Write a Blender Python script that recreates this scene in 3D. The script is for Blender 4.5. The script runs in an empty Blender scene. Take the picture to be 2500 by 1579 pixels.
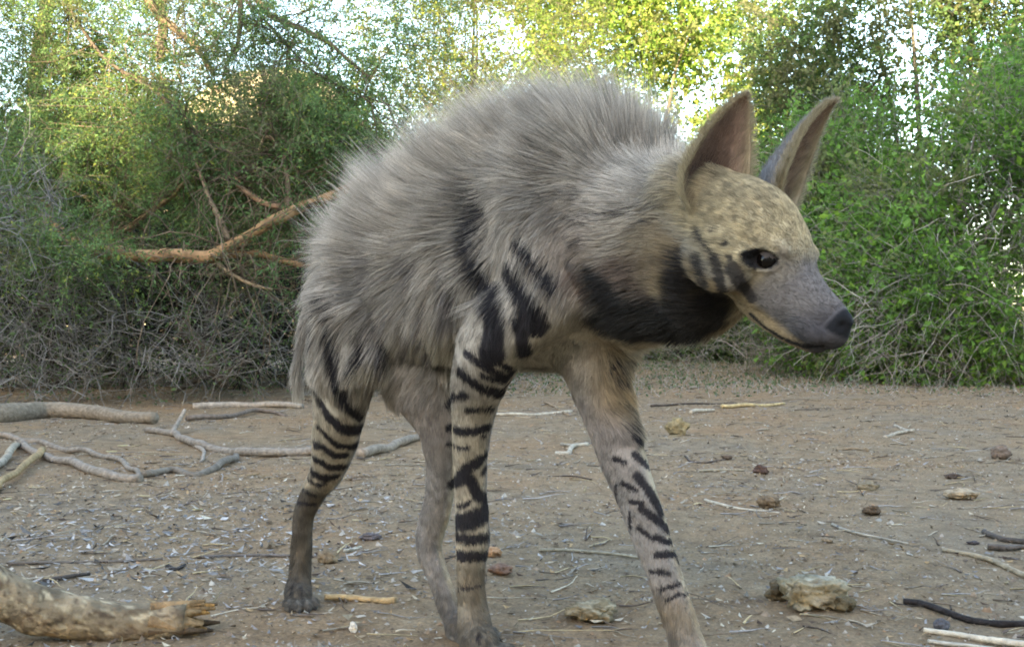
import bpy, math
import numpy as np
from mathutils import Vector, Matrix
from mathutils.bvhtree import BVHTree

# ------------------------------------------------------------------ camera, sky, sun, exposure
sc = bpy.context.scene
COL = sc.collection
CAM_H = 0.48
F = 2680.0                      # focal length in photograph pixels (2500 wide)
cam_d = bpy.data.cameras.new('camera'); cam = bpy.data.objects.new('camera', cam_d); COL.objects.link(cam)
cam_d.sensor_width = 36.0; cam_d.lens = F / 2500 * 36.0
cam_d.clip_start = 0.05; cam_d.clip_end = 2000
cam.location = (0, 0, CAM_H); cam.rotation_euler = (math.pi / 2, 0, 0)
sc.camera = cam

SUN_EL, SUN_AZ = math.radians(21), math.radians(200)     # azimuth clockwise from +Y: the sun stands behind the camera
world = bpy.data.worlds.new('World'); sc.world = world; world.use_nodes = True
wn = world.node_tree.nodes; wl = world.node_tree.links
bg = wn['Background']
sky = wn.new('ShaderNodeTexSky'); sky.sky_type = 'NISHITA'; sky.sun_disc = False
sky.sun_elevation = SUN_EL; sky.sun_rotation = SUN_AZ
sky.air_density = 1.0; sky.dust_density = 1.2; sky.ozone_density = 1.5
wl.new(sky.outputs['Color'], bg.inputs['Color']); bg.inputs['Strength'].default_value = 0.15
sun_d = bpy.data.lights.new('sun', 'SUN'); sun = bpy.data.objects.new('sun', sun_d); COL.objects.link(sun)
sun_d.energy = 3.6; sun_d.angle = math.radians(0.5); sun_d.color = (1.0, 0.86, 0.64)
sdir = Vector((math.sin(SUN_AZ) * math.cos(SUN_EL), math.cos(SUN_AZ) * math.cos(SUN_EL), math.sin(SUN_EL)))
sun.rotation_euler = sdir.to_track_quat('Z', 'Y').to_euler()
sc.view_settings.view_transform = 'Standard'; sc.view_settings.look = 'None'
sc.view_settings.gamma = 1; sc.view_settings.use_curve_mapping = False
sc.view_settings.exposure = 3.2
sc.view_settings.use_white_balance = True; sc.view_settings.white_balance_temperature = 7900; sc.view_settings.white_balance_tint = 6
sc.cycles.use_denoising = True
sc.cycles.max_bounces = 6; sc.cycles.transparent_max_bounces = 8
sc.cycles.filter_width = 1.9
try: sc.cycles_curves.shape = 'RIBBONS'
except Exception: pass

# ------------------------------------------------------------------ helpers
rng = np.random.default_rng(7)
def A(*v): return np.array(v, float)
def P(u, v, d):
    """where the point seen at photograph pixel (u, v) stands when it is d metres away"""
    return np.array(((u - 1250.0) / F * d, d, CAM_H - (v - 789.5) / F * d))
def unit(a): return a / (np.linalg.norm(a, axis=-1, keepdims=True) + 1e-12)

def _hash(ix, iy, iz, s):
    h = (ix * 374761393 + iy * 668265263 + iz * 2147483647 + s * 974634777) & 0xffffffff
    h = ((h ^ (h >> 13)) * 1274126177) & 0xffffffff
    return ((h ^ (h >> 16)) & 0xffff) / 65535.0
def vnoise(p, scale=1.0, seed=0):
    q = np.asarray(p, float) * scale
    i = np.floor(q).astype(np.int64); f = q - i; f = f * f * (3 - 2 * f)
    r = 0
    for dx in (0, 1):
        for dy in (0, 1):
            for dz in (0, 1):
                w = (f[..., 0] if dx else 1 - f[..., 0]) * (f[..., 1] if dy else 1 - f[..., 1]) * (f[..., 2] if dz else 1 - f[..., 2])
                r = r + w * _hash(i[..., 0] + dx, i[..., 1] + dy, i[..., 2] + dz, seed)
    return r
def sstep(a, b, x):
    t = np.clip((x - a) / (b - a), 0, 1); return t * t * (3 - 2 * t)

def link(name, data, parent=None, mat=None, label=None, cat=None, group=None, kind=None, loc=None):
    o = bpy.data.objects.new(name, data); COL.objects.link(o)
    if mat is not None and data is not None:
        for m in (mat if isinstance(mat, (list, tuple)) else [mat]): data.materials.append(m)
    if parent: o.parent = parent
    if loc is not None: o.location = loc
    if label: o['label'] = label
    if cat: o['category'] = cat
    if group: o['group'] = group
    if kind: o['kind'] = kind
    return o
def mesh_np(name, verts, faces_list, smooth=True, cols=None, colname='tint'):
    """faces_list: list of int arrays, each (n, k)"""
    me = bpy.data.meshes.new(name)
    verts = np.ascontiguousarray(verts, dtype=np.float32)
    me.vertices.add(len(verts)); me.vertices.foreach_set('co', verts.ravel())
    nl = sum(f.size for f in faces_list); nf = sum(len(f) for f in faces_list)
    me.loops.add(nl); me.polygons.add(nf)
    me.loops.foreach_set('vertex_index', np.concatenate([f.ravel() for f in faces_list]).astype(np.int32))
    tot = np.concatenate([np.full(len(f), f.shape[1]) for f in faces_list])
    st = np.concatenate(([0], np.cumsum(tot)[:-1]))
    me.polygons.foreach_set('loop_start', st.astype(np.int32))
    me.polygons.foreach_set('use_smooth', np.full(nf, smooth))
    me.update(calc_edges=True); me.validate()
    if cols is not None: set_col(me, cols, colname)
    return me
def set_col(me, cols, name='tint'):
    a = me.attributes.new(name, 'FLOAT_COLOR', 'POINT')
    c = np.ones((len(me.vertices), 4), np.float32); c[:, :3] = cols
    a.data.foreach_set('color', c.ravel())

class Geo:
    """collects tubes and leaves with a colour per vertex; becomes ONE mesh object"""
    def __init__(s): s.v = []; s.q = []; s.c = []; s.n = 0
    def add(s, v, q, c):
        s.v.append(v); s.q.append(q + s.n); s.c.append(np.broadcast_to(c, (len(v), 3))); s.n += len(v)
    def tube(s, pts, rad, col=(1, 1, 1), sides=6, bump=0.0, seed=0):
        pts = np.asarray(pts, float); n = len(pts); rad = np.broadcast_to(rad, (n,))
        t = np.gradient(pts, axis=0); t = unit(t)
        ref = A(0, 0, 1) if abs(t[0][2]) < .9 else A(1, 0, 0)
        a = unit(np.cross(t, ref)); b = np.cross(t, a)
        th = np.arange(sides) / sides * 2 * np.pi
        r = rad[:, None] * np.ones(sides)
        ring = pts[:, None] + r[..., None] * (np.cos(th)[None, :, None] * a[:, None] + np.sin(th)[None, :, None] * b[:, None])
        if bump:
            k = 1 + bump * (vnoise(ring, 1 / (rad.max() * 1.2), seed) - .5) * 2 + bump * .6 * (vnoise(ring, 1 / (rad.max() * .35), seed + 3) - .5)
            ring = pts[:, None] + (ring - pts[:, None]) * k[..., None]
        v = ring.reshape(-1, 3)
        i = np.arange(n - 1)[:, None] * sides; j = np.arange(sides)[None]; k2 = (j + 1) % sides
        q = np.stack([i + j, i + k2, i + sides + k2, i + sides + j], -1).reshape(-1, 4)
        # closed ends
        v = np.vstack([v, pts[:1], pts[-1:]]); m = n * sides
        j = np.arange(sides)
        e0 = np.stack([np.full(sides, m), (j + 1) % sides, j, j], -1); e1 = np.stack([np.full(sides, m + 1), m - sides + j, m - sides + (j + 1) % sides, m - sides + (j + 1) % sides], -1)
        s.tri = getattr(s, 'tri', []); s.tri += [e0[:, :3] + s.n, e1[:, :3] + s.n]
        s.add(v, q, col)
    def build(s, name, mat, parent=None, smooth=True, **kw):
        v = np.vstack(s.v); fl = [np.vstack(s.q)]
        if getattr(s, 'tri', None): fl.append(np.vstack(s.tri))
        me = mesh_np(name, v, fl, smooth, np.vstack(s.c))
        return link(name, me, parent, mat, **kw)

# ------------------------------------------------------------------ materials
def new_mat(name):
    m = bpy.data.materials.new(name); m.use_nodes = True
    nt = m.node_tree; b = nt.nodes['Principled BSDF']
    return m, nt, b
def tinted(name, rough=.8, scale=30, amp=.35, bump=0., bscale=80, spec=.3, trans=0., hue=0.0):
    """base colour = the 'tint' attribute, varied by noise; optional bump and translucency"""
    m, nt, b = new_mat(name); N = nt.nodes; L = nt.links
    at = N.new('ShaderNodeAttribute'); at.attribute_name = 'tint'
    co = N.new('ShaderNodeTexCoord'); no = N.new('ShaderNodeTexNoise'); no.inputs['Scale'].default_value = scale; no.inputs['Detail'].default_value = 6
    L.new(co.outputs['Object'], no.inputs['Vector'])
    mr = N.new('ShaderNodeMapRange'); mr.inputs['From Min'].default_value = .3; mr.inputs['From Max'].default_value = .7
    mr.inputs['To Min'].default_value = 1 - amp; mr.inputs['To Max'].default_value = 1 + amp
    L.new(no.outputs['Fac'], mr.inputs['Value'])
    mx = N.new('ShaderNodeVectorMath'); mx.operation = 'SCALE'
    L.new(at.outputs['Color'], mx.inputs[0]); L.new(mr.outputs['Result'], mx.inputs['Scale'])
    L.new(mx.outputs['Vector'], b.inputs['Base Color'])
    b.inputs['Roughness'].default_value = rough; b.inputs['Specular IOR Level'].default_value = spec
    if bump:
        n2 = N.new('ShaderNodeTexNoise'); n2.inputs['Scale'].default_value = bscale; n2.inputs['Detail'].default_value = 8
        L.new(co.outputs['Object'], n2.inputs['Vector'])
        bp = N.new('ShaderNodeBump'); bp.inputs['Strength'].default_value = bump; bp.inputs['Distance'].default_value = .01
        L.new(n2.outputs['Fac'], bp.inputs['Height']); L.new(bp.outputs['Normal'], b.inputs['Normal'])
    if trans:
        tr = N.new('ShaderNodeBsdfTranslucent'); L.new(mx.outputs['Vector'], tr.inputs['Color'])
        ms = N.new('ShaderNodeMixShader'); ms.inputs[0].default_value = trans
        L.new(b.outputs[0], ms.inputs[1]); L.new(tr.outputs[0], ms.inputs[2]); L.new(ms.outputs[0], N['Material Output'].inputs['Surface'])
    return m
# ================================================================== GROUND, HILLS
def gz(x, y):
    x = np.asarray(x, float); y = np.asarray(y, float); p = np.stack([x, y, 0 * x], -1)
    near = sstep(1.2, 2.6, y)
    z = .028 * (vnoise(p, .9, 21) - .5) * near + .014 * (vnoise(p, 3.1, 22) - .5) + .006 * (vnoise(p, 11, 23) - .5) + .008 * (vnoise(p, 30, 24) - .5) * (vnoise(p, 2.3, 29)) + .004 * (vnoise(p, 75, 25) - .5) * (y < 5)
    z = z + .006 * np.maximum(0, np.hypot(x, y - 2) - 14)            # the land rises gently far off
    return z
def G_(u, v, lift=0.0):
    """the spot on the ground seen at photograph pixel (u, v)"""
    d = CAM_H * F / max(v - 789.5, 30); p = P(u, v, d); p[2] = float(gz(p[0], p[1])) + lift; return p
def spaced(a, b, n, c, k): t = np.linspace(-1, 1, n); s = np.sinh(t * k) / math.sinh(k); return np.where(s < 0, c + s * (c - a), c + s * (b - c))
gx = spaced(-150, 150, 460, 0, 7.2); gy = spaced(-60, 220, 640, 2.2, 6.8)
X_, Y_ = np.meshgrid(gx, gy); V_ = np.stack([X_, Y_, gz(X_, Y_)], -1).reshape(-1, 3)
i_ = (np.arange(len(gy) - 1)[:, None] * len(gx) + np.arange(len(gx) - 1)[None])
Q_ = np.stack([i_, i_ + 1, i_ + len(gx) + 1, i_ + len(gx)], -1).reshape(-1, 4)
def soil_mat():
    m, nt, b = new_mat('soil'); N = nt.nodes; Lk = nt.links; co = N.new('ShaderNodeTexCoord')
    def noise(s, d=6, r=.6):
        n = N.new('ShaderNodeTexNoise'); n.inputs['Scale'].default_value = s; n.inputs['Detail'].default_value = d; n.inputs['Roughness'].default_value = r
        Lk.new(co.outputs['Object'], n.inputs['Vector']); return n.outputs['Fac']
    def ramp(f, stops):
        r = N.new('ShaderNodeValToRGB'); e = r.color_ramp.elements
        e[0].position, e[0].color = stops[0][0], (*stops[0][1], 1); e[1].position, e[1].color = stops[-1][0], (*stops[-1][1], 1)
        for p, c in stops[1:-1]: x = e.new(p); x.color = (*c, 1)
        Lk.new(f, r.inputs['Fac']); return r.outputs['Color']
    def mix(f, a, b_, mode='MIX'):
        x = N.new('ShaderNodeMix'); x.data_type = 'RGBA'; x.blend_type = mode
        if isinstance(f, float): x.inputs[0].default_value = f
        else: Lk.new(f, x.inputs[0])
        Lk.new(a, x.inputs[6]); Lk.new(b_, x.inputs[7]); return x.outputs[2]
    big = ramp(noise(1.3, 5), [(.36, (.27, .160, .088)), (.50, (.235, .168, .108)), (.62, (.195, .162, .125))])
    mid = ramp(noise(14, 7), [(.30, (.070, .046, .028)), (.46, (.19, .134, .082)), (.60, (.25, .18, .112)), (.75, (.34, .27, .185))])
    fine = ramp(noise(160, 5, .7), [(.30, (.28, .27, .27)), (.50, (.5, .5, .5)), (.70, (.80, .76, .70))])
    c = mix(.55, big, mid); c = mix(.75, c, fine, 'OVERLAY')
    Lk.new(c, b.inputs['Base Color']); b.inputs['Roughness'].default_value = .95; b.inputs['Specular IOR Level'].default_value = .15
    bp = N.new('ShaderNodeBump'); bp.inputs['Strength'].default_value = .8; bp.inputs['Distance'].default_value = .012; Lk.new(noise(110, 8, .7), bp.inputs['Height']); Lk.new(bp.outputs['Normal'], b.inputs['Normal'])
    return m
link('ground', mesh_np('ground', V_, [Q_]), None, soil_mat(), kind='structure', label='bare brown grey soil with trampled crumbs')
rock_m = tinted('hill_rock', .95, .35, .35, bump=.5, bscale=2)
def ridge(name, xs, ys, hfun, seed, colr, label, res=70):
    X, Y = np.meshgrid(np.linspace(*xs, res * 2), np.linspace(*ys, res)); t = (Y - ys[0]) / (ys[1] - ys[0])
    p = np.stack([X, Y, 0 * X], -1); Z = hfun(X) * np.sin(np.pi * np.clip(t, 0, 1)) ** .8
    Z = Z + (vnoise(p, .12, seed) - .5) * 5 * (t > 0) * (t < 1) * np.sin(np.pi * t) + (vnoise(p, .5, seed + 1) - .5) * 1.2 * np.sin(np.pi * t) - .4
    n = X.shape[1]; i = (np.arange(X.shape[0] - 1)[:, None] * n + np.arange(n - 1)[None])
    q = np.stack([i, i + 1, i + n + 1, i + n], -1).reshape(-1, 4); v = np.stack([X, Y, Z], -1).reshape(-1, 3)
    k = vnoise(v, .6, seed + 4)[:, None]; c = A(*colr) * (1 - .0 * k) * (.8 + .5 * k); g = (vnoise(v, .9, seed + 6) > .62)[:, None]
    c = np.where(g, A(.10, .12, .05), c)
    link(name, mesh_np(name, v, [q], cols=c), None, rock_m, kind='structure', label=label)
ridge('hill', (-95, 40), (60, 110), lambda x: 13.5 * np.exp(-((x + 17) / 10) ** 2) + 6.5 * np.exp(-((x + 30) / 30) ** 2) + 1.0, 50, (.44, .36, .24), 'pale sunlit stony hill beyond the thorn trees')
# unseen rise added behind the camera to keep sun off the clearing
def shade_ridge_h(x):
    n = vnoise(np.stack([x, 0 * x, 0 * x], -1), .8, 77) - .5
    return 20.5 + 1.5 * n - 2.0 * (1 - sstep(-14.5, -12.5, x)) - 2.75 * np.exp(-((x + 15.8) / .9) ** 4)  # left side lowered and notched to let sun onto the limb and leaves
def shade_ridge():
    X, Y = np.meshgrid(np.linspace(-60, 40, 500), np.linspace(-50, -14, 60)); d = (Y + 30.)
    Z = shade_ridge_h(X) * np.where(d < 0, np.exp(-(d / 14) ** 2), np.exp(-(d / 9) ** 2)) - .5 + 0 * X
    n = X.shape[1]; i = (np.arange(X.shape[0] - 1)[:, None] * n + np.arange(n - 1)[None])
    v = np.stack([X, Y, Z], -1).reshape(-1, 3); k = vnoise(v, .6, 9)[:, None]
    link('hill', mesh_np('hill', v, [np.stack([i, i + 1, i + n + 1, i + n], -1).reshape(-1, 4)], cols=A(.30, .25, .18) * (.7 + .6 * k)), None, rock_m, kind='structure', label='stony rise added unseen behind the camera to shade the clearing')
shade_ridge()

# ================================================================== TREES AND SHRUBS
class Veg:
    """twigs and leaves of one plant, all vectorised"""
    def __init__(s, seed): s.r = np.random.default_rng(seed); s.g = Geo(); s.lv = []; s.lc = []
    def grow(s, start, d, ln, rad, colr, seg=6, droop=.25, kink=.25, tubes=True):
        r = s.r; n = len(start); p = [start]; d = unit(d)
        for k in range(seg - 1):
            d = unit(d + r.normal(0, kink, (n, 3)) - UPV * droop / seg); p.append(p[-1] + d * (ln / (seg - 1))[:, None])
        pts = np.stack(p, 1)
        if tubes:
            t = np.gradient(pts, axis=1); t = unit(t); a = unit(np.cross(t, A(.3, .2, 1.))); b = np.cross(t, a)
            rr = rad[:, None] * np.linspace(1, .3, seg)[None]
            th = np.arange(3) / 3 * 2 * np.pi
            ring = pts[:, :, None] + rr[..., None, None] * (np.cos(th)[:, None] * a[:, :, None] + np.sin(th)[:, None] * b[:, :, None])
            v = ring.reshape(-1, 3); base = (np.arange(n) * seg * 3)[:, None, None] + (np.arange(seg - 1) * 3)[None, :, None]
            j = np.arange(3); k2 = (j + 1) % 3
            q = np.stack([base + j, base + k2, base + 3 + k2, base + 3 + j], -1).reshape(-1, 4)
            c = np.asarray(colr, float) * r.uniform(.6, 1.4, (n, 1)); s.g.add(v, q, np.repeat(c, seg * 3, 0))
        return pts
    def leaf(s, pts, per, size, aspect, colr, var=.3, spread=.02, up=.3, light=None, lp=.0, clus=None):
        """per leaves on every twig; diamonds with a fold"""
        r = s.r; n, seg, _ = pts.shape; m = n * per
        tw = np.repeat(np.arange(n), per); f = r.uniform(.12, 1, m) * (seg - 1); k = np.minimum(f.astype(int), seg - 2); fr = (f - k)[:, None]
        c = pts[tw, k] * (1 - fr) + pts[tw, k + 1] * fr + r.normal(0, spread, (m, 3))
        ax = unit(pts[tw, k + 1] - pts[tw, k]); d = unit(ax * .5 + r.normal(0, .75, (m, 3)) + UPV * up * .3)
        nr = unit(r.normal(0, .7, (m, 3)) + UPV * up); sd = unit(np.cross(d, nr)); nr = np.cross(sd, d)
        L_ = size * np.clip(r.lognormal(-.08, .32, m), .45, 1.9)[:, None]; W_ = L_ * aspect
        v = np.stack([c, c + d * L_ * .45 - sd * W_ + nr * W_ * .35, c + d * L_, c + d * L_ * .45 + sd * W_ + nr * W_ * .35], 1)
        s.lv.append(v.reshape(-1, 3)); cc = np.asarray(colr, float) * (1 + var * (r.random((m, 1)) * 2 - 1))
        big = vnoise(c, 2.2, 5)[:, None]; cc = cc * (.75 + .5 * big)
        if light is not None: cc = np.where((r.random((m, 1)) < lp), np.asarray(light) * r.uniform(.8, 1.2, (m, 1)), cc)
        dead = sstep(.62, .72, vnoise(c, 3.1, 15))[:, None] * .6; cc = cc * (1 - dead) + A(.19, .165, .09) * dead
        s.lc.append(np.repeat(cc, 4, 0))
    def done(s, root, twm, lfm, limb=None):
        if s.g.v: s.g.build('twigs', twm, root)
        if s.lv:
            v = np.vstack(s.lv); q = np.arange(len(v)).reshape(-1, 4)
            link('crown', mesh_np('crown', v, [q], False, np.vstack(s.lc)), root, lfm)
UPV = A(0, 0, 1)
bark_m = tinted('thorn_bark', .9, 18, .45, bump=.7, bscale=40)
twig_m = tinted('dry_twig', .9, 12, .3)
leaf_m = tinted('leaf', .55, 3, .15, trans=.52, spec=.3)
def inside(r, n, blobs, gap=.0, gscale=1.0, seed=0, shell=.0):
    """points spread through ellipsoid clumps (centre, radii, weight), thinned by noise"""
    out = []; w = np.array([b[2] for b in blobs], float); w /= w.sum(); have = 0
    while have < n:
        k = r.choice(len(blobs), n, p=w); c = np.array([b[0] for b in blobs])[k]; R = np.array([b[1] for b in blobs], float)[k]
        x = unit(r.normal(0, 1, (n, 3))) * (r.random((n, 1)) ** (1 / 3) if not shell else r.uniform(shell, 1, (n, 1)))
        p = c + x * R; p = p[p[:, 2] > .03]
        if gap: p = p[(vnoise(p, gscale, seed) * .7 + vnoise(p, gscale * 3, seed + 1) * .3) > gap]
        out.append(p); have += len(p)
    return np.vstack(out)[:n]
def limbs(root, specs, mat, sides=12, bump=.18):
    """named limbs: list of (points as (u, v, depth), r0, r1, colour)"""
    g = Geo(); allp = []
    for k, (pts, r0, r1, c) in enumerate(specs):
        q = np.array([P(*p) for p in pts]); n = len(q); s = np.linspace(0, 1, n); m = max(8, n * 6); x = np.linspace(0, 1, m)
        sm = np.stack([np.interp(x, s, q[:, i]) for i in range(3)], -1)
        for _ in range(3): sm[1:-1] = (sm[:-2] + sm[1:-1] * 2 + sm[2:]) / 4
        sm = sm + (np.stack([vnoise(sm, 5, k + i * 7) for i in range(3)], -1) - .5) * r0 * .7
        g.tube(sm, np.linspace(r0, r1, m), c, sides if r0 > .012 else 6, bump, k); allp.append(sm)
    g.build('trunk', mat, root); return allp
def side_shoots(veg, lines, n, ln, rad, colr, **kw):
    r = veg.r; L_ = np.vstack(lines); T = np.vstack([np.gradient(l, axis=0) for l in lines]); k = r.integers(0, len(L_), n)
    d = unit(unit(T[k]) * .5 + r.normal(0, .8, (n, 3)) + UPV * .1); return veg.grow(L_[k], d, r.uniform(*ln, n), r.uniform(*rad, n), colr, **kw)
GREY = (.20, .175, .15); DK = (.075, .058, .045); ORG = (.30, .18, .095); BRN = (.13, .095, .065)

def thorn_tree():
    t = link('thorn_tree', None, label='thorn tree with feathery leaves and a thick orange brown limb bending low on the left', cat='tree', group='trees round the clearing', loc=None)
    A_ = 9.0; specs = [
     ([(150,980,8.2),(130,800,8.0),(95,640,8.0),(100,500,8.2),(85,330,8.6),(85,200,9),(110,60,9),(140,-150,9)], .085, .05, DK),
     ([(102,640,8.0),(112,560,7.6),(108,490,7.4),(132,550,7.0),(158,592,6.9),(200,607,6.8),(255,618,6.7),(320,620,6.6),(385,624,6.5),(455,628,6.45),(517,627,6.4),(545,607,6.4),(582,585,6.4),(635,563,6.4),(690,532,6.4),(740,505,6.5),(830,470,6.6),(960,400,6.9)], .050, .028, ORG),
     ([(517,628,6.4),(579,621,6.42),(633,622,6.45),(682,635,6.5),(760,650,6.6),(900,600,6.9)], .026, .014, (.30, .17, .085)),
     ([(524,638,6.4),(564,670,6.3),(615,695,6.25),(664,707,6.2)], .014, .007, (.25, .18, .11)),
     ([(453,331,6.9),(489,426,6.7),(525,513,6.5),(560,590,6.4)], .010, .020, (.17, .12, .08)),
     ([(640,150,7.0),(647,237,6.9),(670,327,6.8),(690,375,6.7),(702,442,6.6),(704,510,6.5)], .010, .020, (.14, .10, .07)),
     ([(631,367,6.6),(645,335,6.7),(662,335,6.7),(690,375,6.7)], .007, .012, (.32, .23, .14)),
     ([(489,440,6.8),(568,434,6.7),(631,398,6.7),(730,375,6.8),(820,330,7.0)], .020, .012, DK), ([(568,434,6.7),(600,470,6.6),(650,500,6.5),(704,512,6.5)], .018, .016, (.22, .13, .08)),
     ([(455,440,6.9),(420,480,7.0),(360,520,7.1),(310,560,7.0),(215,575,7.0)], .014, .02, (.28, .19, .11)),
     ([(320,-60,7.6),(394,47,7.4),(469,99,7.2),(520,180,7.1)], .030, .016, BRN), ([(590,-60,7.4),(651,39,7.3),(749,75,7.2),(816,114,7.1),(900,190,7.0)], .024, .010, BRN),
     ([(600,0,7.2),(690,99,7.1),(749,166,7.0),(856,225,6.9),(960,260,6.8)], .010, .005, DK), ([(160,0,7.6),(181,43,7.5),(252,146,7.3),(316,185,7.2),(375,221,7.1),(434,272,7.0),(469,315,6.9),(500,420,6.8)], .012, .013, DK),
     ([(85,120,8.5),(130,158,8.2),(185,174,8.0),(320,190,7.8)], .010, .006, DK), ([(640,230,7.0),(670,276,7.0),(749,335,6.9),(899,359,6.8),(1000,380,6.8)], .012, .009, DK),
     ([(380,-50,7.8),(400,60,7.7),(395,150,7.6)], .045, .03, (.10, .085, .07)), ([(585,-40,7.0),(590,60,7.0),(575,120,7.0)], .02, .012, BRN),
     ([(250,260,7.5),(215,350,7.5),(170,420,7.6),(110,500,7.7)], .008, .016, DK)]
    lines = limbs(t, specs, bark_m)
    V = Veg(31); r = V.r
    p = side_shoots(V, lines, 1000, (.25, .9), (.0025, .006), BRN, seg=7, droop=.5, kink=.3)
    blobs = [(P(200, 40, 8), (1.2, 1.0, .75), 1.9), (P(60, 60, 8), (.8, .8, .6), .9), (P(60, 250, 8), (1.0, .8, .7), 1), (P(500, 150, 7.3), (1.0, .7, .55), .8), (P(760, 170, 7.2), (.8, .6, .45), .6), (P(350, 330, 7.2), (1.0, .6, .45), 1.6),
             (P(700, 330, 7.0), (.65, .5, .40), 1.5), (P(950, 60, 7.5), (.6, .6, .5), .25), (P(120, 420, 7.3), (.7, .5, .4), .8), (P(600, 470, 7.1), (.6, .4, .25), .6), (P(-150, 300, 7.5), (.9, .8, 1.5), .8), (P(150, 560, 6.3), (.35, .2, .25), .35), (P(450, -120, 7.5), (2.2, 1, .5), .9)]
    st = inside(r, 4300, blobs, .47, 3.6, 61); d = unit(r.normal(0, 1, (len(st), 3)) * A(1, 1, .5) + A(.3, -.1, -.3))
    tw = V.grow(st, d, r.uniform(.25, .65, len(st)), r.uniform(.0012, .0028, len(st)), (.14, .12, .085), seg=5, droop=.5)
    V.leaf(tw, 64, .021, .21, (.135, .23, .080), .35, .016, .3, (.27, .32, .07), .12)
    V.leaf(p, 26, .021, .21, (.100, .180, .062), .35, .02)
    V.done(t, twig_m, leaf_m)
def shrub(name, label, blobs, seed, ntw, per, size, asp, colr, twc, lnr=(.25, .7), twr=(.0015, .004), gap=.40, gs=1.4, light=None, lp=0, droop=.3, cat='shrub', stems=14, base=None, group='shrubs round the clearing', stemr=.03, spread=.02):
    t = link(name, None, label=label, cat=cat, group=group)
    V = Veg(seed); r = V.r
    c0 = np.mean([b[0] for b in blobs], 0); base = A(c0[0], c0[1], 0) if base is None else A(*base)
    g = Geo(); g.tri = []
    for k in range(stems):
        b = blobs[k % len(blobs)]; e = b[0] + r.normal(0, .45, 3) * A(*b[1]); s0 = base + A(*(r.normal(0, .28, 2)), 0) * (1 if cat == 'shrub' else .1); s0[2] = -.03
        m = 12; x = np.linspace(0, 1, m)[:, None]; mid = (s0 + e) / 2 + r.normal(0, .15, 3) + UPV * .15
        q = s0 * (1 - x) ** 2 + mid * 2 * x * (1 - x) + e * x ** 2 + (np.stack([vnoise(np.hstack([x * 6, x * 0 + k, x * 0 + j]), 1, 3) for j in range(3)], -1) - .5) * .12
        g.tube(q, np.linspace(stemr, .006, m) * r.uniform(.6, 1.2), A(*twc) * r.uniform(.5, 1), 7, .15, k)
    g.build('trunk' if cat == 'tree' else 'stems', bark_m, t)
    st = inside(r, ntw, blobs, gap, gs, seed + 5); out = unit(st - c0)
    d = unit(r.normal(0, .8, (ntw, 3)) + out * .7 + A(0, 0, .15))
    tw = V.grow(st, d, r.uniform(*lnr, ntw), r.uniform(*twr, ntw), twc, seg=6, droop=droop, kink=.28)
    V.leaf(tw, per, size, asp, colr, .35, spread, .4, light, lp)
    V.done(t, twig_m, leaf_m); return t
def tangle(name, label, blobs, seed, n, ln, rad, colr, base=None, per=0, **kw):
    """bare twig thicket"""
    t = link(name, None, label=label, cat='dead brush', group='thickets of bare twigs'); V = Veg(seed); r = V.r
    st = inside(r, n, blobs); d = unit(r.normal(0, 1, (n, 3)) * A(1, .6, .7) + A(*kw.get('lean', (0, 0, 0))))
    a = V.grow(st, d, r.uniform(*ln, n), r.uniform(*rad, n), colr, seg=8, droop=kw.get('droop', .3), kink=.3)
    k = r.integers(0, n, n * 3); j = r.integers(1, 7, n * 3); s2 = a[k, j]      # short side thorns and spurs
    b = V.grow(s2, unit(unit(a[k, j] - a[k, j - 1]) + r.normal(0, .8, (n * 3, 3))), r.uniform(.03, .22, n * 3), np.full(n * 3, rad[0] * .7), colr, seg=4, droop=.1, kink=.3)
    if per: V.leaf(b, per, .022, .28, (.10, .15, .06), .4, .01)
    V.done(t, twig_m, leaf_m)
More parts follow.
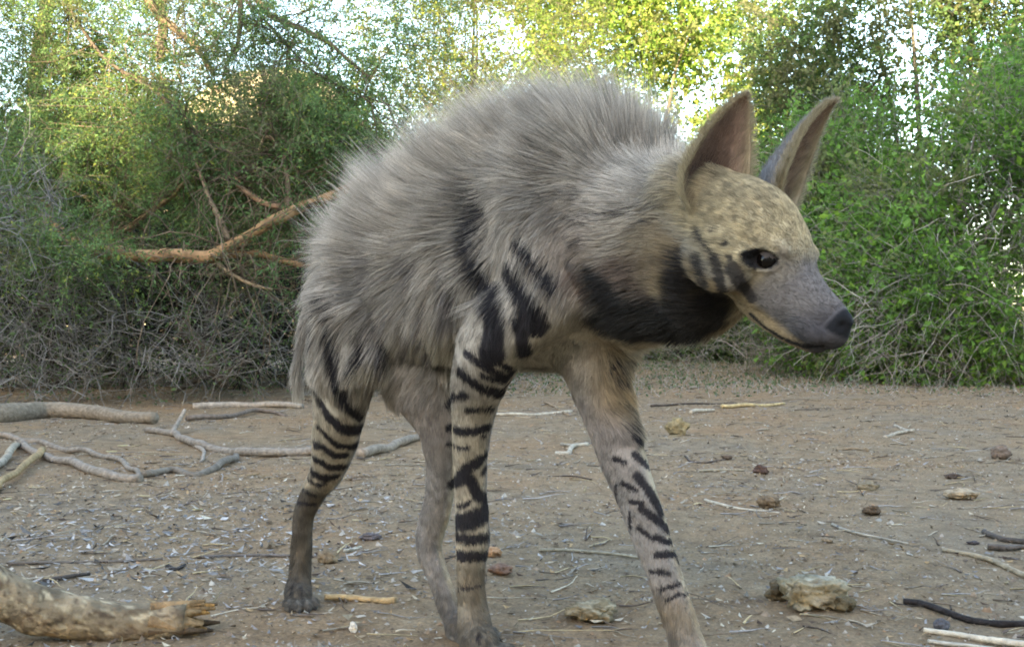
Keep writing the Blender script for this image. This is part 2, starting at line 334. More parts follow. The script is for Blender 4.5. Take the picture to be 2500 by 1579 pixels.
if True:
    thorn_tree()
    GR = (.060, .125, .030); GD = (.050, .085, .030); YG = (.24, .31, .035)
    # far row, dark and dense
    shrub('thorn_shrub', 'dark dense shrub behind the orange brown limb of the thorn tree', [(P(120, 640, 10.2), (1.5, .9, 1.0), 1), (P(420, 560, 10.4), (1.3, .9, 1.2), 1), (P(250, 440, 10.6), (1.6, .9, .65), .7)], 71, 5200, 22, .044, .26, (.070, .14, .045), (.06, .052, .042), gap=.33, light=(.20, .26, .05), lp=.08)
    shrub('thorn_shrub', 'dark shrub behind the hyena\'s rump and back', [(P(760, 640, 10.0), (1.2, .9, 1.1), 1), (P(880, 500, 10.4), (1.4, .9, .60), 1), (P(1150, 700, 11), (1.4, .9, 1.0), .8)], 72, 4600, 22, .044, .26, (.070, .145, .045), (.06, .052, .042), gap=.33, light=(.20, .26, .05), lp=.08)
    shrub('acacia_tree', 'fine leaved tree with thin dark branches above the hyena\'s hump', [(P(1000, 90, 11), (1.2, 1, .7), 1), (P(1250, 180, 11), (1.1, 1, .8), 1), (P(960, 300, 11), (1.2, 1, .6), .8), (P(1130, -80, 11), (1.6, 1, .5), .8)], 73, 2100, 34, .030, .22, (.14, .19, .055), (.10, .08, .065), gap=.42, gs=1.8, light=(.26, .29, .05), lp=.25, cat='tree', group='trees round the clearing', stems=9, stemr=.05)
    shrub('sunlit_tree', 'bright yellow green tree lit by the sun between the hump and the ears', [(P(1480, 120, 15.5), (1.5, 1.2, 1.1), 1.2), (P(1700, 60, 15.5), (1.2, 1.2, 1.2), 1), (P(1500, 420, 15.2), (1.8, 1.2, 1.0), 1), (P(1820, 330, 15.6), (1.0, 1, .8), .7), (P(1400, -60, 15.5), (1.5, 1, .7), .6), (P(1300, 250, 15.5), (1.1, 1, .9), .8)], 74, 2800, 20, .072, .30, (.19, .30, .06), (.16, .13, .08), gap=.40, gs=1.1, light=(.33, .38, .09), lp=.25, cat='tree', group='trees round the clearing', stems=12, stemr=.07, spread=.04)
    shrub('thorn_shrub', 'dark shrub in the distance below the hyena\'s chin', [(P(1500, 700, 15), (2.2, .8, 1.1), 1), (P(1850, 680, 13.5), (1.5, .9, 1.2), 1)], 75, 5000, 22, .055, .28, (.085, .155, .045), (.13, .12, .10), gap=.33)
    shrub('leafy_tree', 'tall leafy tree rising behind the shrub, top right', [(P(2020, 150, 12), (.9, .9, .9), 1), (P(2250, 60, 12), (1.2, 1, .9), 1), (P(2480, 160, 12), (1.1, 1, .9), 1), (P(2000, 400, 12.2), (.8, .9, .9), .8), (P(2300, -100, 12), (1.6, 1, .5), .6), (P(2700, 100, 12), (1.0, 1, 1.1), .6)], 76, 3700, 22, .050, .28, (.11, .185, .06), (.11, .10, .08), gap=.38, gs=1.6, light=(.20, .26, .06), lp=.12, cat='tree', group='trees round the clearing', stems=12, stemr=.06)
    shrub('leafy_shrub', 'broad green shrub with pale twigs filling the right edge', [(P(2350, 450, 9.2), (.95, .8, .75), 1.2), (P(2300, 720, 8.9), (.75, .6, .60), 1), (P(2560, 600, 8.8), (.8, .8, 1.1), 1.2), (P(2150, 560, 9.4), (.55, .6, .75), .8), (P(2480, 800, 8.7), (.6, .6, .4), .7), (P(2520, 300, 9.4), (.8, .7, .6), .8), (P(2480, 480, 10.4), (1.2, .5, .9), 1.0)], 77, 5600, 17, .046, .30, (.125, .25, .05), (.23, .215, .19), lnr=(.3, .9), gap=.46, gs=1.5, light=(.20, .36, .05), lp=.15)
    shrub('leafy_shrub', 'narrower green shrub standing behind the hyena\'s snout', [(P(2080, 480, 10.2), (.6, .6, .9), 1), (P(2030, 720, 10), (.5, .6, .7), 1), (P(1960, 560, 10.6), (.5, .5, .9), .7), (P(2130, 760, 9.8), (.5, .5, .5), .6)], 78, 3200, 17, .046, .28, (.12, .235, .05), (.19, .18, .16), gap=.36, gs=1.8)
    shrub('thorn_shrub', 'dense shrub beyond the left edge of the clearing', [(P(-450, 500, 9), (1.3, 1, 1.2), 1), (P(-1000, 550, 8.5), (1.4, 1, 1.2), 1), (P(-700, 150, 9.5), (1.8, 1, .9), .8)], 86, 3600, 18, .055, .28, (.075, .14, .045), (.08, .07, .055), gap=.33)
    shrub('thorn_shrub', 'dense shrub on the left side of the clearing nearer the log', [(A(-5.6, 5.2, 1.0), (.9, 1.3, 1.1), 1), (A(-6.4, 3.2, 1.2), (.9, 1.3, 1.3), 1)], 87, 2600, 18, .050, .28, (.075, .14, .045), (.08, .07, .055), gap=.33)
    shrub('leafy_shrub', 'green shrub beyond the right edge of the clearing', [(P(3000, 550, 8.3), (1.1, 1, 1.2), 1), (A(7.2, 5.6, 1.2), (1, 1.3, 1.4), 1), (P(3000, 150, 9.5), (1.6, 1, .9), .8)], 88, 3600, 18, .052, .28, (.09, .19, .045), (.2, .19, .16), gap=.33)
    tangle('twig_thicket', 'pale bare twigs hanging over the lower edge of the green shrub at right', [(P(2350, 780, 8.4), (1.0, .35, .42), 1.4), (P(2100, 760, 9.0), (.5, .3, .40), .8), (P(2450, 560, 8.6), (.6, .3, .6), .5)], 81, 400, (.3, .9), (.0022, .005), (.30, .28, .25), per=1, lean=(-.3, -.2, -.5))
    tangle('twig_thicket', 'low brush of thin grey twigs on the ground under the hyena\'s chin', [(P(1760, 850, 11.5), (1.2, .4, .25), 1), (P(1950, 860, 10.2), (.6, .4, .22), 1)], 82, 420, (.2, .6), (.002, .005), (.22, .20, .18), per=3)
    tangle('twig_thicket', 'tangled grey thorn twigs below the orange brown limb at left', [(P(330, 840, 6.6), (.75, .4, .30), 1.2), (P(120, 800, 6.8), (.6, .4, .40), 1.2), (P(560, 800, 6.8), (.5, .4, .35), .9), (P(60, 950, 6.4), (.5, .4, .2), .5)], 83, 520, (.2, .8), (.0018, .0042), (.20, .19, .18), per=2)
    tangle('twig_thicket', 'dense dark twigs further back, left of the hyena\'s rump', [(P(250, 720, 8.2), (1.2, .5, .55), 1.2), (P(620, 750, 8.2), (.8, .5, .5), 1), (P(20, 700, 8), (.6, .5, .7), .6)], 84, 1500, (.3, 1.0), (.003, .010), (.035, .030, .024), per=8)  # near-black twig colour stands in for the deep shade in the thicket
    tangle('twig_thicket', 'hanging grey thorn twigs at the left edge beside the trunk', [(P(20, 560, 6.3), (.35, .3, .45), 1)], 85, 160, (.2, .6), (.0018, .004), (.22, .21, .21), per=3)
# ================================================================== LITTER ON THE GROUND
def scatter_xy(r, n, y0=.95, y1=11.5, pw=1.0):
    y = y0 + (y1 - y0) * r.random(n * 3) ** pw; x = r.uniform(-1, 1, n * 3) * (y * .56 + .35); k = r.random(n * 3) < (y * .56 + .35) / (y1 * .56 + .35) * 1.0 * (1 + 1.2 * (y < 4))
    x, y = x[k][:n], y[k][:n]; return x, y
def litter():
    r = np.random.default_rng(90); pal = A([.26, .23, .19], [.20, .15, .10], [.33, .28, .21], [.12, .085, .06], [.28, .19, .105], [.20, .19, .19], [.07, .05, .04], [.38, .35, .29]).reshape(-1, 3)
    x, y = scatter_xy(r, 150000, pw=1.1)
    grey = np.exp(-(((x + .75) / .75) ** 2 + ((y - 2.35) / .55) ** 2) * .9)
    patch = vnoise(np.stack([x, y, 0 * x], -1), 1.6, 91) * .6 + vnoise(np.stack([x, y, 0 * x], -1), 6, 92) * .4
    keep = r.random(len(x)) < np.clip((patch - .34) * 4.0, .10, 1) + grey
    x, y, grey = x[keep], y[keep], grey[keep]; m = len(x)
    s = np.clip(r.lognormal(-5.65, .5, m), .0016, .0125) * (1 + .75 * grey) * (1 + .06 * y); asp = r.uniform(.12, .5, m)
    yaw = r.uniform(0, 6.28, m); a = np.stack([np.cos(yaw), np.sin(yaw), r.normal(0, .22, m)], -1); b = np.stack([-np.sin(yaw), np.cos(yaw), r.normal(0, .30, m)], -1)
    c = np.stack([x, y, gz(x, y) + s * .22 + .001], -1); ci = r.choice(len(pal), m, p=[.15, .2, .11, .16, .12, .14, .08, .04]); g2 = r.random(m) < grey * .8
    col_ = pal[ci]; col_ = np.where(g2[:, None], A(.24, .23, .225) * r.uniform(.2, 1.6, (m, 1)), col_) * r.uniform(.6, 1.45, (m, 1))
    S = s[:, None]; W = (s * asp)[:, None]; up = UPV * (s * r.uniform(.0, .5, m))[:, None]; j = lambda: r.uniform(.6, 1.2, (m, 1))
    v = np.stack([c - a * S * j() + up, c - b * W * j() - a * S * .3, c + a * S * j() + up * .6, c + b * W * j() + a * S * .3 * j()], 1).reshape(-1, 3)
    v[:, 2] = np.maximum(v[:, 2], gz(v[:, 0], v[:, 1]) + .0006)
    lm = tinted('litter', .95, 140, .25, spec=.05)
    link('leaf_litter', mesh_np('leaf_litter', v, [np.arange(m * 4).reshape(-1, 4)], False, np.repeat(col_, 4, 0)), None, lm, kind='stuff', label='crushed bark chips and dead leaves strewn over the soil')
    # crumbs of soil and small stones
    x, y = scatter_xy(r, 70000, pw=1.25); m = len(x); s = np.clip(r.lognormal(-5.9, .45, m), .0012, .011) * (1 + .04 * y)
    o = A([1, 0, 0], [0, 1, 0], [-1, 0, 0], [0, -1, 0], [0, 0, 1]).reshape(-1, 3); v = o[None] * r.uniform(.5, 1.3, (m, 5, 1)) * s[:, None, None] * A(1, 1, .8) + r.normal(0, .15, (m, 5, 3)) * s[:, None, None]
    v = v + np.stack([x, y, gz(x, y) - .0004], -1)[:, None]; q = A([0, 1, 4], [1, 2, 4], [2, 3, 4], [3, 0, 4]).reshape(-1, 3).astype(int)
    Q = (q[None] + (np.arange(m) * 5)[:, None, None]).reshape(-1, 3); pc = A([.20, .145, .10], [.25, .21, .17], [.15, .11, .08], [.33, .29, .24], [.28, .17, .10]).reshape(-1, 3)
    link('crumbs', mesh_np('crumbs', v.reshape(-1, 3), [Q], True, np.repeat(pc[r.choice(5, m, p=[.34, .24, .24, .12, .06])] * r.uniform(.7, 1.3, (m, 1)), 5, 0)), None, lm, kind='stuff', label='loose crumbs of soil and grit')
    # straws and fine twigs
    V = Veg(93); x, y = scatter_xy(V.r, 6500, y0=1.1, pw=1.0); m = len(x); yaw = V.r.normal(0, .9, m)
    d = np.stack([np.cos(yaw), np.sin(yaw), 0 * x], -1); pc = A([.16, .12, .09], [.36, .31, .24], [.09, .07, .06], [.27, .25, .24], [.38, .30, .18]).reshape(-1, 3)
    ln = np.clip(V.r.lognormal(-2.75, .55, m), .02, .28) * (1 + .04 * y); n0 = len(x)
    for k in range(5):
        i = V.r.choice(n0, n0 // 5, replace=False)
        st = np.stack([x[i], y[i], gz(x[i], y[i]) + .003], -1); V.grow(st, d[i], ln[i], V.r.uniform(.0007, .0022, len(i)) * (1 + .08 * y[i]), pc[k], seg=6, droop=0, kink=.12)
    for a_ in V.g.v: a_[:, 2] = np.maximum(gz(a_[:, 0], a_[:, 1]) + .0015, np.minimum(a_[:, 2], gz(a_[:, 0], a_[:, 1]) + .012))
    V.g.build('straw_litter', lm, kind='stuff', label='fine straws and twiglets lying on the soil')
    # tiny green sprouts and pale debris at the foot of the shrubs
    V = Veg(94); m = 5200; x = V.r.uniform(-1.2, 7.5, m); y = V.r.uniform(7.2, 13, m); st = np.stack([x, y, gz(x, y)], -1)
    p = V.grow(st, V.r.normal(0, .6, (m, 3)) + UPV * .5, V.r.uniform(.03, .12, m), np.full(m, .0018), (.32, .31, .30), seg=4, droop=0)
    V.leaf(p, 3, .022, .3, (.10, .15, .07), .4, .01)
    t = link('ground_cover', None, kind='stuff', label='sparse low sprouts and pale debris along the foot of the shrubs'); V.done(t, twig_m, leaf_m)

wood_m = tinted('dead_wood', .9, 45, .35, bump=.8, bscale=90)
log_m = tinted('log_bark', .92, 26, .45, bump=1.0, bscale=70)
def smooth_path(q, m):
    s = np.concatenate(([0], np.cumsum(np.linalg.norm(np.diff(q, axis=0), axis=1)))); x = np.linspace(0, s[-1], m)
    o = np.stack([np.interp(x, s, q[:, i]) for i in range(3)], -1)
    for _ in range(2): o[1:-1] = (o[:-2] + 2 * o[1:-1] + o[2:]) / 4
    return o
def stick(label, pts, r0, r1, c, cat='stick', name='fallen_stick', lift=0., forks=(), bump=.13, group='sticks fallen on the clearing'):
    """a stick lying on the ground through pixels pts; radii in metres; forks = branches of the same stick"""
    g = Geo(); g.tri = []
    def one(ps, a, b, k):
        q = np.array([G_(p[0], p[1] + 2, 0) if len(p) == 2 else P(*p) for p in ps]); m = max(10, len(q) * 6); o = smooth_path(q, m)
        R = np.linspace(a, b, m); o[:, 2] += R * .85 + lift
        o = o + (np.stack([vnoise(o, 9 if a < .02 else 4, k + i) for i in range(3)], -1) - .5) * min(a * 1.4, .022)
        g.tube(o, R, A(*c) * (.8 + .4 * ((k * 7) % 5) / 5), 9 if a > .006 else 6, bump * (1 if a < .01 else .5), k)
    one(pts, r0, r1, int(sum(p[0] for p in pts)) % 97)
    for i, (ps, a, b) in enumerate(forks): one(ps, a, b, i + 3)
    return g.build(name, wood_m, label=label, cat=cat, group=group)
def lump(name, label, cat, u, v, w, h, c, seed, fib=.3, group=None, flat=1.0, c2=None, rough=.35, sq=0.):
    """a clod, dung ball or stone: w, h in photograph pixels at its foot (u, v)"""
    import bmesh
    b = G_(u, v); k = b[1] / F; W, Hh = w * k / 2, h * k
    bm = bmesh.new(); bmesh.ops.create_icosphere(bm, subdivisions=4, radius=1.0)
    p = np.array([x.co[:] for x in bm.verts]); f = np.array([[q.index for q in x.verts] for x in bm.faces]); bm.free()
    if sq: p = np.sign(p) * np.abs(p) ** (1 - sq)
    n = (vnoise(p + 9, 1.6, seed) - .5) * 2 * rough + (vnoise(p + 9, 4.5, seed + 1) - .5) * rough + (vnoise(p * A(2, 6, 6) + 9, 2.5, seed + 2) - .5) * fib
    p = p * (1 + n)[:, None]; t = vnoise(p, 5, seed + 3)[:, None]
    cc = A(*c) * (.65 + .7 * t); 
    if c2 is not None: cc = np.where((vnoise(p, 2.2, seed + 4) > .52)[:, None], A(*c2) * (.7 + .6 * t), cc)
    p = p * A(W, W * .8 * flat, Hh * .52) + b + UPV * Hh * .44
    return link(name, mesh_np(name, p, [f], cols=cc), None, wood_m, label=label, cat=cat, group=group)
litter()

# the broken log, lower left
def fallen_log():
    t = link('fallen_log', None, label='thick broken log with rough tan bark in the lower left corner', cat='log')
    q = np.array([P(-420, 1270, 1.58), P(-180, 1375, 1.60), P(0, 1447, 1.64), P(100, 1494, 1.655), P(250, 1514, 1.67), P(400, 1520, 1.68), P(452, 1522, 1.685)]); o = smooth_path(q, 90)
    g = Geo(); g.tri = []; R = np.interp(np.linspace(0, 1, 90), [0, .4, .8, 1], [.041, .039, .030, .029])
    g.tube(o, R, (.27, .205, .125), 40, .16, 4); v = g.v[0]
    k = vnoise(v, 38, 3); k2 = vnoise(v * A(1, 2, 2), 90, 4); cc = A(.185, .142, .092) * (.5 + 1.0 * k)[:, None]; cc = np.where((k2 > .70)[:, None], A(.33, .27, .18), cc); cc = np.where((k2 < .27)[:, None], A(.10, .07, .045), cc)
    g.c[0] = cc; g.build('bark', log_m, t)
    g = Geo(); g.tri = []; r = np.random.default_rng(3); ax = unit(o[-1] - o[-6]); side = unit(np.cross(ax, UPV))
    for i in range(26):
        th = r.uniform(0, 6.28); rr = .025 * math.sqrt(r.random()); hgt = math.sin(th) * rr
        s0 = o[-1] - ax * .05 + side * math.cos(th) * rr + UPV * hgt
        L_ = r.uniform(.055, .085) + (.030 if hgt < -.006 else 0) + .02 * (hgt > .012)
        tip = s0 + ax * L_ + UPV * (r.normal(0, .004) + (.010 if hgt > .01 else 0)) + side * r.normal(0, .004)
        c = A(.36, .20, .07) if r.random() < .35 else (A(.075, .05, .03) if r.random() < .45 else A(.26, .17, .09))
        g.tube(np.array([s0, s0 + (tip - s0) * .55 + r.normal(0, .002, 3), tip]), [.011, .0085, .0022], c * r.uniform(.7, 1.2), 5, .2, i)
    g.build('broken_end', wood_m, t)
fallen_log()
W_ = (.36, .315, .25); TN = (.26, .195, .13); GB = (.19, .16, .13); DB = (.07, .052, .042); YL = (.36, .28, .15)
stick('long grey brown stick curving across the left edge above the forked sticks', [(-60,1060),(0,1070),(76,1078),(152,1097),(221,1112),(300,1135),(345,1172)], .014, .007, GB)
stick('grey bent stick running from the cut yellow end to the bare soil', [(46,1088),(103,1120),(171,1136),(228,1163),(293,1176),(345,1178)], .013, .015, GB)
stick('bleached white stick leaning off the left edge', [(-60,1188),(0,1143),(44,1094)], .015, .012, (.30, .26, .20), lift=.01)
stick('orange yellow stick with a pale cut end at the left edge', [(-50,1225),(0,1193),(50,1162),(103,1118)], .009, .013, (.30, .21, .11), lift=.012)
stick('curved grey stick lying between the bare soil and the hyena\'s hind foot', [(350,1168),(419,1152),(476,1164),(533,1145),(580,1112)], .011, .013, GB)
stick('long forked branch with a bleached broken top reaching the hind leg', [(360,1052),(419,1060),(476,1084),(533,1094),(609,1110),(723,1113),(800,1118)], .014, .017, (.26, .22, .18), forks=[([(419,1058),(434,1034,4.9),(449,1006,4.95)], .012, .008), ([(476,1082),(500,1100),(490,1125)], .009, .005)])
stick('branch seen through the hyena\'s legs, rising to the right', [(880,1122),(960,1095),(1035,1068),(1100,1060)], .018, .014, (.28, .23, .18))
stick('big weathered log lying on the left edge of the thicket', [(-120,1030),(0,1024),(108,1010),(217,1012),(289,1022),(380,1030)], .060, .030, (.20, .165, .125), cat='log', name='fallen_log')
stick('straight pale branch on the ground at the thicket\'s foot', [(470,995),(560,993),(669,995),(740,997)], .022, .016, (.27, .23, .19))
stick('dark branch slanting up into the thicket left of the rump', [(430,955),(506,925,6.9),(579,903,6.9),(687,836,7.0)], .022, .014, (.085, .07, .055))
stick('thin dark branch on the ground below the straight pale one', [(456,1026),(543,1020),(633,1002),(700,1010)], .014, .008, (.14, .11, .09))
stick('thick brown dead limb leaning in the thicket', [(441,806,7.2),(506,880,7.1),(545,950,7.0)], .050, .035, (.10, .075, .055)); stick('dark upright limb standing in the thicket nearest the rump', [(520,720,7.6),(512,830,7.4),(508,935,7.2)], .045, .04, (.06, .048, .038))
stick('pale thin stick behind the front legs', [(1190,1014),(1290,1012),(1395,1004)], .009, .008, W_)
stick('short crooked twig crossing the pale stick behind the front legs', [(1330,979),(1357,992),(1386,1014)], .007, .007, TN)
stick('bleached zigzag piece of wood beside the striding front leg', [(1360,1108),(1392,1110),(1405,1093),(1436,1090)], .010, .008, (.34, .30, .24), forks=[([(1372,1086),(1405,1093)], .006, .006)])
stick('thin dark twig lying flat left of the striding leg', [(1340,1172),(1400,1171),(1446,1176)], .003, .002, DB)
stick('pale short stick below the hyena\'s chin', [(1686,1008),(1716,1003),(1746,999)], .011, .008, W_)
stick('yellow split stick below the hyena\'s chin', [(1760,993),(1830,990),(1914,983)], .013, .007, YL)
stick('long thin dark stick behind the yellow split stick', [(1590,990),(1660,985),(1745,980),(1800,978)], .007, .005, DB)
stick('dark bent twig right of the striding leg', [(1672,1112),(1685,1127),(1720,1129),(1780,1117)], .004, .003, DB)
stick('pale straight straw ending at a dark clod', [(1705,1155),(1760,1150),(1818,1146)], .005, .004, (.34, .29, .21))
stick('white V shaped twig on the open soil at right', [(2159,1066),(2190,1060),(2228,1053)], .008, .007, W_, forks=[([(2184,1039),(2203,1047),(2226,1054)], .008, .006)])
stick('short tan twig on the soil right of centre', [(2043,1096),(2080,1093),(2118,1097)], .006, .005, TN)
stick('slender pale twig curving from below the snout', [(1720,1216),(1750,1230),(1803,1241),(1907,1247)], .0045, .003, W_)
stick('white thin twig above the pale dung piece', [(2032,1284),(2060,1298),(2097,1310),(2150,1318),(2217,1327)], .0035, .0025, (.36, .32, .26))
stick('thick short dark stick at the right edge', [(2405,1305),(2450,1320),(2510,1328)], .007, .006, (.09, .075, .065))
stick('dark broken stick below the thick short one at the right edge', [(2410,1341),(2450,1345),(2490,1342),(2530,1350)], .007, .005, (.10, .085, .075), group=None)
stick('tan stripped stick running off the right edge', [(2305,1345),(2360,1356),(2424,1374),(2510,1404)], .0055, .006, (.28, .23, .16))
stick('long black stick in the lower right corner', [(2203,1478),(2240,1482),(2279,1493),(2362,1514),(2420,1521),(2540,1530)], .0055, .006, (.022, .018, .018), bump=.1)
stick('pale splintered strip of wood in the bottom right corner', [(2258,1543),(2330,1548),(2400,1560),(2540,1584)], .0045, .006, (.46, .40, .32))
stick('thin pale strip lying beside the splintered one in the bottom corner', [(2268,1567),(2310,1567),(2365,1570),(2430,1578)], .0035, .003, (.40, .36, .30))
stick('orange yellow peeled stick in front of the hind foot', [(790,1476),(850,1470),(920,1476),(968,1478)], .0055, .0065, (.36, .25, .13))
stick('short pale splinter right of the hind foot', [(840,1352),(860,1348),(880,1340)], .0045, .003, (.46, .41, .33))
stick('long pale straw passing behind the striding foot', [(1318,1352),(1400,1350),(1480,1355),(1565,1366)], .0038, .003, (.33, .28, .20))
stick('dark twig lying across the grey litter at left', [(20,1385),(120,1378),(260,1370),(400,1362)], .0035, .003, (.11, .09, .075))
stick('short dark stick above the broken log', [(105,1420),(150,1414),(218,1402)], .005, .003, (.06, .05, .045))
stick('black curled strip of bark in the grey litter', [(410,1378),(430,1386),(455,1376)], .005, .003, (.025, .022, .022))
stick('thin grey stick crossing behind the hind foot', [(480,1352),(600,1350),(690,1353),(800,1364)], .0035, .003, (.13, .11, .10))
lump('dung_piece', 'large pale fibrous dung piece with a shredded end at lower right', 'dung', 1985, 1488, 142, 74, (.25, .205, .13), 5, .55, None, 1.0, (.31, .27, .20), .16, .35)
lump('dung_piece', 'small dark clod touching the left end of the pale dung piece', 'dung', 1899, 1470, 52, 48, (.10, .075, .045), 6)
lump('dung_piece', 'dark crumbly clod under the right end of the pale dung piece', 'dung', 2062, 1502, 52, 34, (.09, .07, .04), 7)
lump('dung_ball', 'round tan dung ball on the open soil under the hyena\'s throat', 'dung', 1655, 1064, 50, 38, (.21, .165, .09), 8, .5)
lump('dung_clump', 'flattened brown dung clump beside the striding foot', 'dung', 1452, 1518, 110, 40, (.17, .13, .075), 9, .5, None, 1.2, (.28, .23, .15))
for k, (u, v, w, h, c, lab) in enumerate([(1856, 1155, 34, 22, (.07, .04, .03), 'small dark red clod at the end of the pale straw'), (1873, 1236, 50, 34, (.13, .09, .055), 'brown clod with a straw stuck in it below the snout'),
    (2130, 1258, 42, 22, (.08, .055, .035), 'dark flat clod above the white thin twig'), (2118, 1190, 46, 18, (.17, .13, .08), 'low crumbly brown clod right of centre'), (2350, 1213, 78, 28, (.28, .22, .15), 'flat pale tan clod at right'),
    (2325, 1163, 34, 12, (.07, .05, .04), 'thin dark clod behind the flat pale one'), (2446, 1116, 42, 34, (.12, .09, .07), 'brown lump with a straw at the right edge'), (800, 1380, 46, 34, (.17, .125, .08), 'rounded brown lump right of the hind leg'),
    (1225, 1414, 55, 24, (.17, .10, .07), 'reddish brown lump right of the upright front leg'), (1204, 1366, 38, 20, (.34, .19, .10), 'orange chip right of the upright front leg'), (905, 1323, 50, 16, (.09, .075, .075), 'flat dark stone between the hind legs'),
    (2375, 1330, 26, 10, (.05, .04, .04), 'tiny black crumb near the right edge'), (862, 1552, 20, 26, (.50, .47, .42), 'small white stub standing at the bottom left of the legs'), (2300, 1536, 34, 26, (.07, .07, .08), 'dark round pebble beside the black stick'),
    (1775, 1120, 26, 12, (.10, .07, .05), 'small dark crumb behind the pale straw'), (2020, 1330, 28, 14, (.20, .15, .10), 'small tan crumb beside the white thin twig')]):
    lump('clod', lab, 'clod', u, v, w, h, c, 20 + k * 3, group='clods on the soil')
def leaf_piece(label, u, v, w, c, yaw):
    b = G_(u, v, .004); k = b[1] / F * w / 2; x, y = np.meshgrid(np.linspace(-1, 1, 11), np.linspace(-1, 1, 5)); wd = .36 * np.sqrt(np.maximum(0, 1 - x ** 2)) + .02
    X, Y = x * k, y * wd * k; Z = (.30 * y ** 2 * wd + .12 * x ** 2) * k; a = math.radians(yaw)
    p = np.stack([X * math.cos(a) - Y * math.sin(a), X * math.sin(a) + Y * math.cos(a), Z], -1).reshape(-1, 3) + b
    i = (np.arange(4)[:, None] * 11 + np.arange(10)[None]); q = np.stack([i, i + 1, i + 12, i + 11], -1).reshape(-1, 4)
    o = link('dry_leaf', mesh_np('dry_leaf', p, [q], cols=A(*c) * np.ones((len(p), 1))), None, wood_m, label=label, cat='leaf', group='dry leaves on the soil'); m = o.modifiers.new('t', 'SOLIDIFY'); m.thickness = .0006
leaf_piece('pale yellow dry leaf standing tilted above the grey bent stick', 300, 1086, 26, (.55, .47, .24), 25); leaf_piece('yellow dry leaf lower left of the tilted one', 272, 1101, 28, (.52, .44, .22), 5)
leaf_piece('tan dry leaf on the soil left of the hind leg', 352, 1218, 34, (.34, .27, .15), -20); leaf_piece('bright yellow dry leaf above the grey litter', 482, 1249, 26, (.50, .42, .20), 10)
leaf_piece('small white leaf below the curved grey stick', 440, 1166, 22, (.55, .52, .42), -10); leaf_piece('brown yellow leaf in the grey litter', 422, 1316, 26, (.34, .28, .16), 0)
leaf_piece('yellow leaf at the left edge of the bare soil', 18, 1224, 24, (.42, .36, .20), 60)
# ================================================================== THE HYENA
EL = []      # solid pieces, fused afterwards into one continuous skin
def loft(pts, rw, rh, up=(0, 0, 1), sides=24, power=2.0):
    """closed elliptical tube; rw = half width (sideways), rh = half height"""
    pts = np.asarray(pts, float); n0 = len(pts)
    s = np.concatenate(([0], np.cumsum(np.linalg.norm(np.diff(pts, axis=0), axis=1)))); s /= s[-1]
    m = max(24, n0 * 7); x = np.linspace(0, 1, m)
    def cr(y):                                                         # smooth interpolation through the stations
        y = np.asarray(y, float); g = np.gradient(y, s, axis=0)
        k = np.clip(np.searchsorted(s, x, side='right') - 1, 0, n0 - 2); h = s[k + 1] - s[k]; t = (x - s[k]) / h
        if y.ndim > 1: h = h[:, None]; t = t[:, None]
        return (2*t**3-3*t**2+1)*y[k] + (t**3-2*t**2+t)*h*g[k] + (-2*t**3+3*t**2)*y[k+1] + (t**3-t**2)*h*g[k+1]
    p = cr(pts); a = cr(np.broadcast_to(rw, (n0,))); b = cr(np.broadcast_to(rh, (n0,)))
    tg = unit(np.gradient(p, axis=0)); side = unit(np.cross(tg, np.asarray(up, float))); upv = np.cross(side, tg)
    # rounded ends
    k = np.array([.0, .45, .75, .93]); e = np.sqrt(1 - (1 - k) ** 2)
    r0 = min(a[0], b[0]); r1 = min(a[-1], b[-1])
    p = np.vstack([p[0] - tg[0] * r0 * (1 - k)[:, None], p, p[-1] + tg[-1] * r1 * (1 - k[::-1])[:, None]])
    a = np.concatenate([a[0] * np.maximum(e, .02), a, a[-1] * np.maximum(e[::-1], .02)]); b = np.concatenate([b[0] * np.maximum(e, .02), b, b[-1] * np.maximum(e[::-1], .02)])
    side = np.vstack([np.repeat(side[:1], 4, 0), side, np.repeat(side[-1:], 4, 0)]); upv = np.vstack([np.repeat(upv[:1], 4, 0), upv, np.repeat(upv[-1:], 4, 0)])
    th = np.arange(sides) / sides * 2 * np.pi
    c = np.sign(np.cos(th)) * np.abs(np.cos(th)) ** (2 / power); d = np.sign(np.sin(th)) * np.abs(np.sin(th)) ** (2 / power)
    v = p[:, None] + (a[:, None] * c)[..., None] * side[:, None] + (b[:, None] * d)[..., None] * upv[:, None]
    n = len(p); v = v.reshape(-1, 3)
    i = np.arange(n - 1)[:, None] * sides; j = np.arange(sides)[None]; k2 = (j + 1) % sides
    q = np.stack([i + j, i + k2, i + sides + k2, i + sides + j], -1).reshape(-1, 4)
    v = np.vstack([v, p[:1], p[-1:]]); j = np.arange(sides); mm = n * sides
    t0 = np.stack([np.full(sides, mm), (j + 1) % sides, j], -1); t1 = np.stack([np.full(sides, mm + 1), mm - sides + j, mm - sides + (j + 1) % sides], -1)
    EL.append((v, q, np.vstack([t0, t1])))
def ell(c, r, ax=None):
    c = np.asarray(c, float); r = np.asarray(r, float); ax = np.eye(3) if ax is None else np.asarray(ax, float)
    loft([c - ax[0] * r[0] * .98 + ax[0] * r[0] * .3 * k for k in (0,)] + [c + ax[0] * r[0] * x for x in (-.9, -.6, -.2, .2, .6, .9, .98)],
         [r[1] * math.sqrt(max(0, 1 - x * x)) for x in (-.98, -.9, -.6, -.2, .2, .6, .9, .98)],
         [r[2] * math.sqrt(max(0, 1 - x * x)) for x in (-.98, -.9, -.6, -.2, .2, .6, .9, .98)], up=ax[2], sides=20)

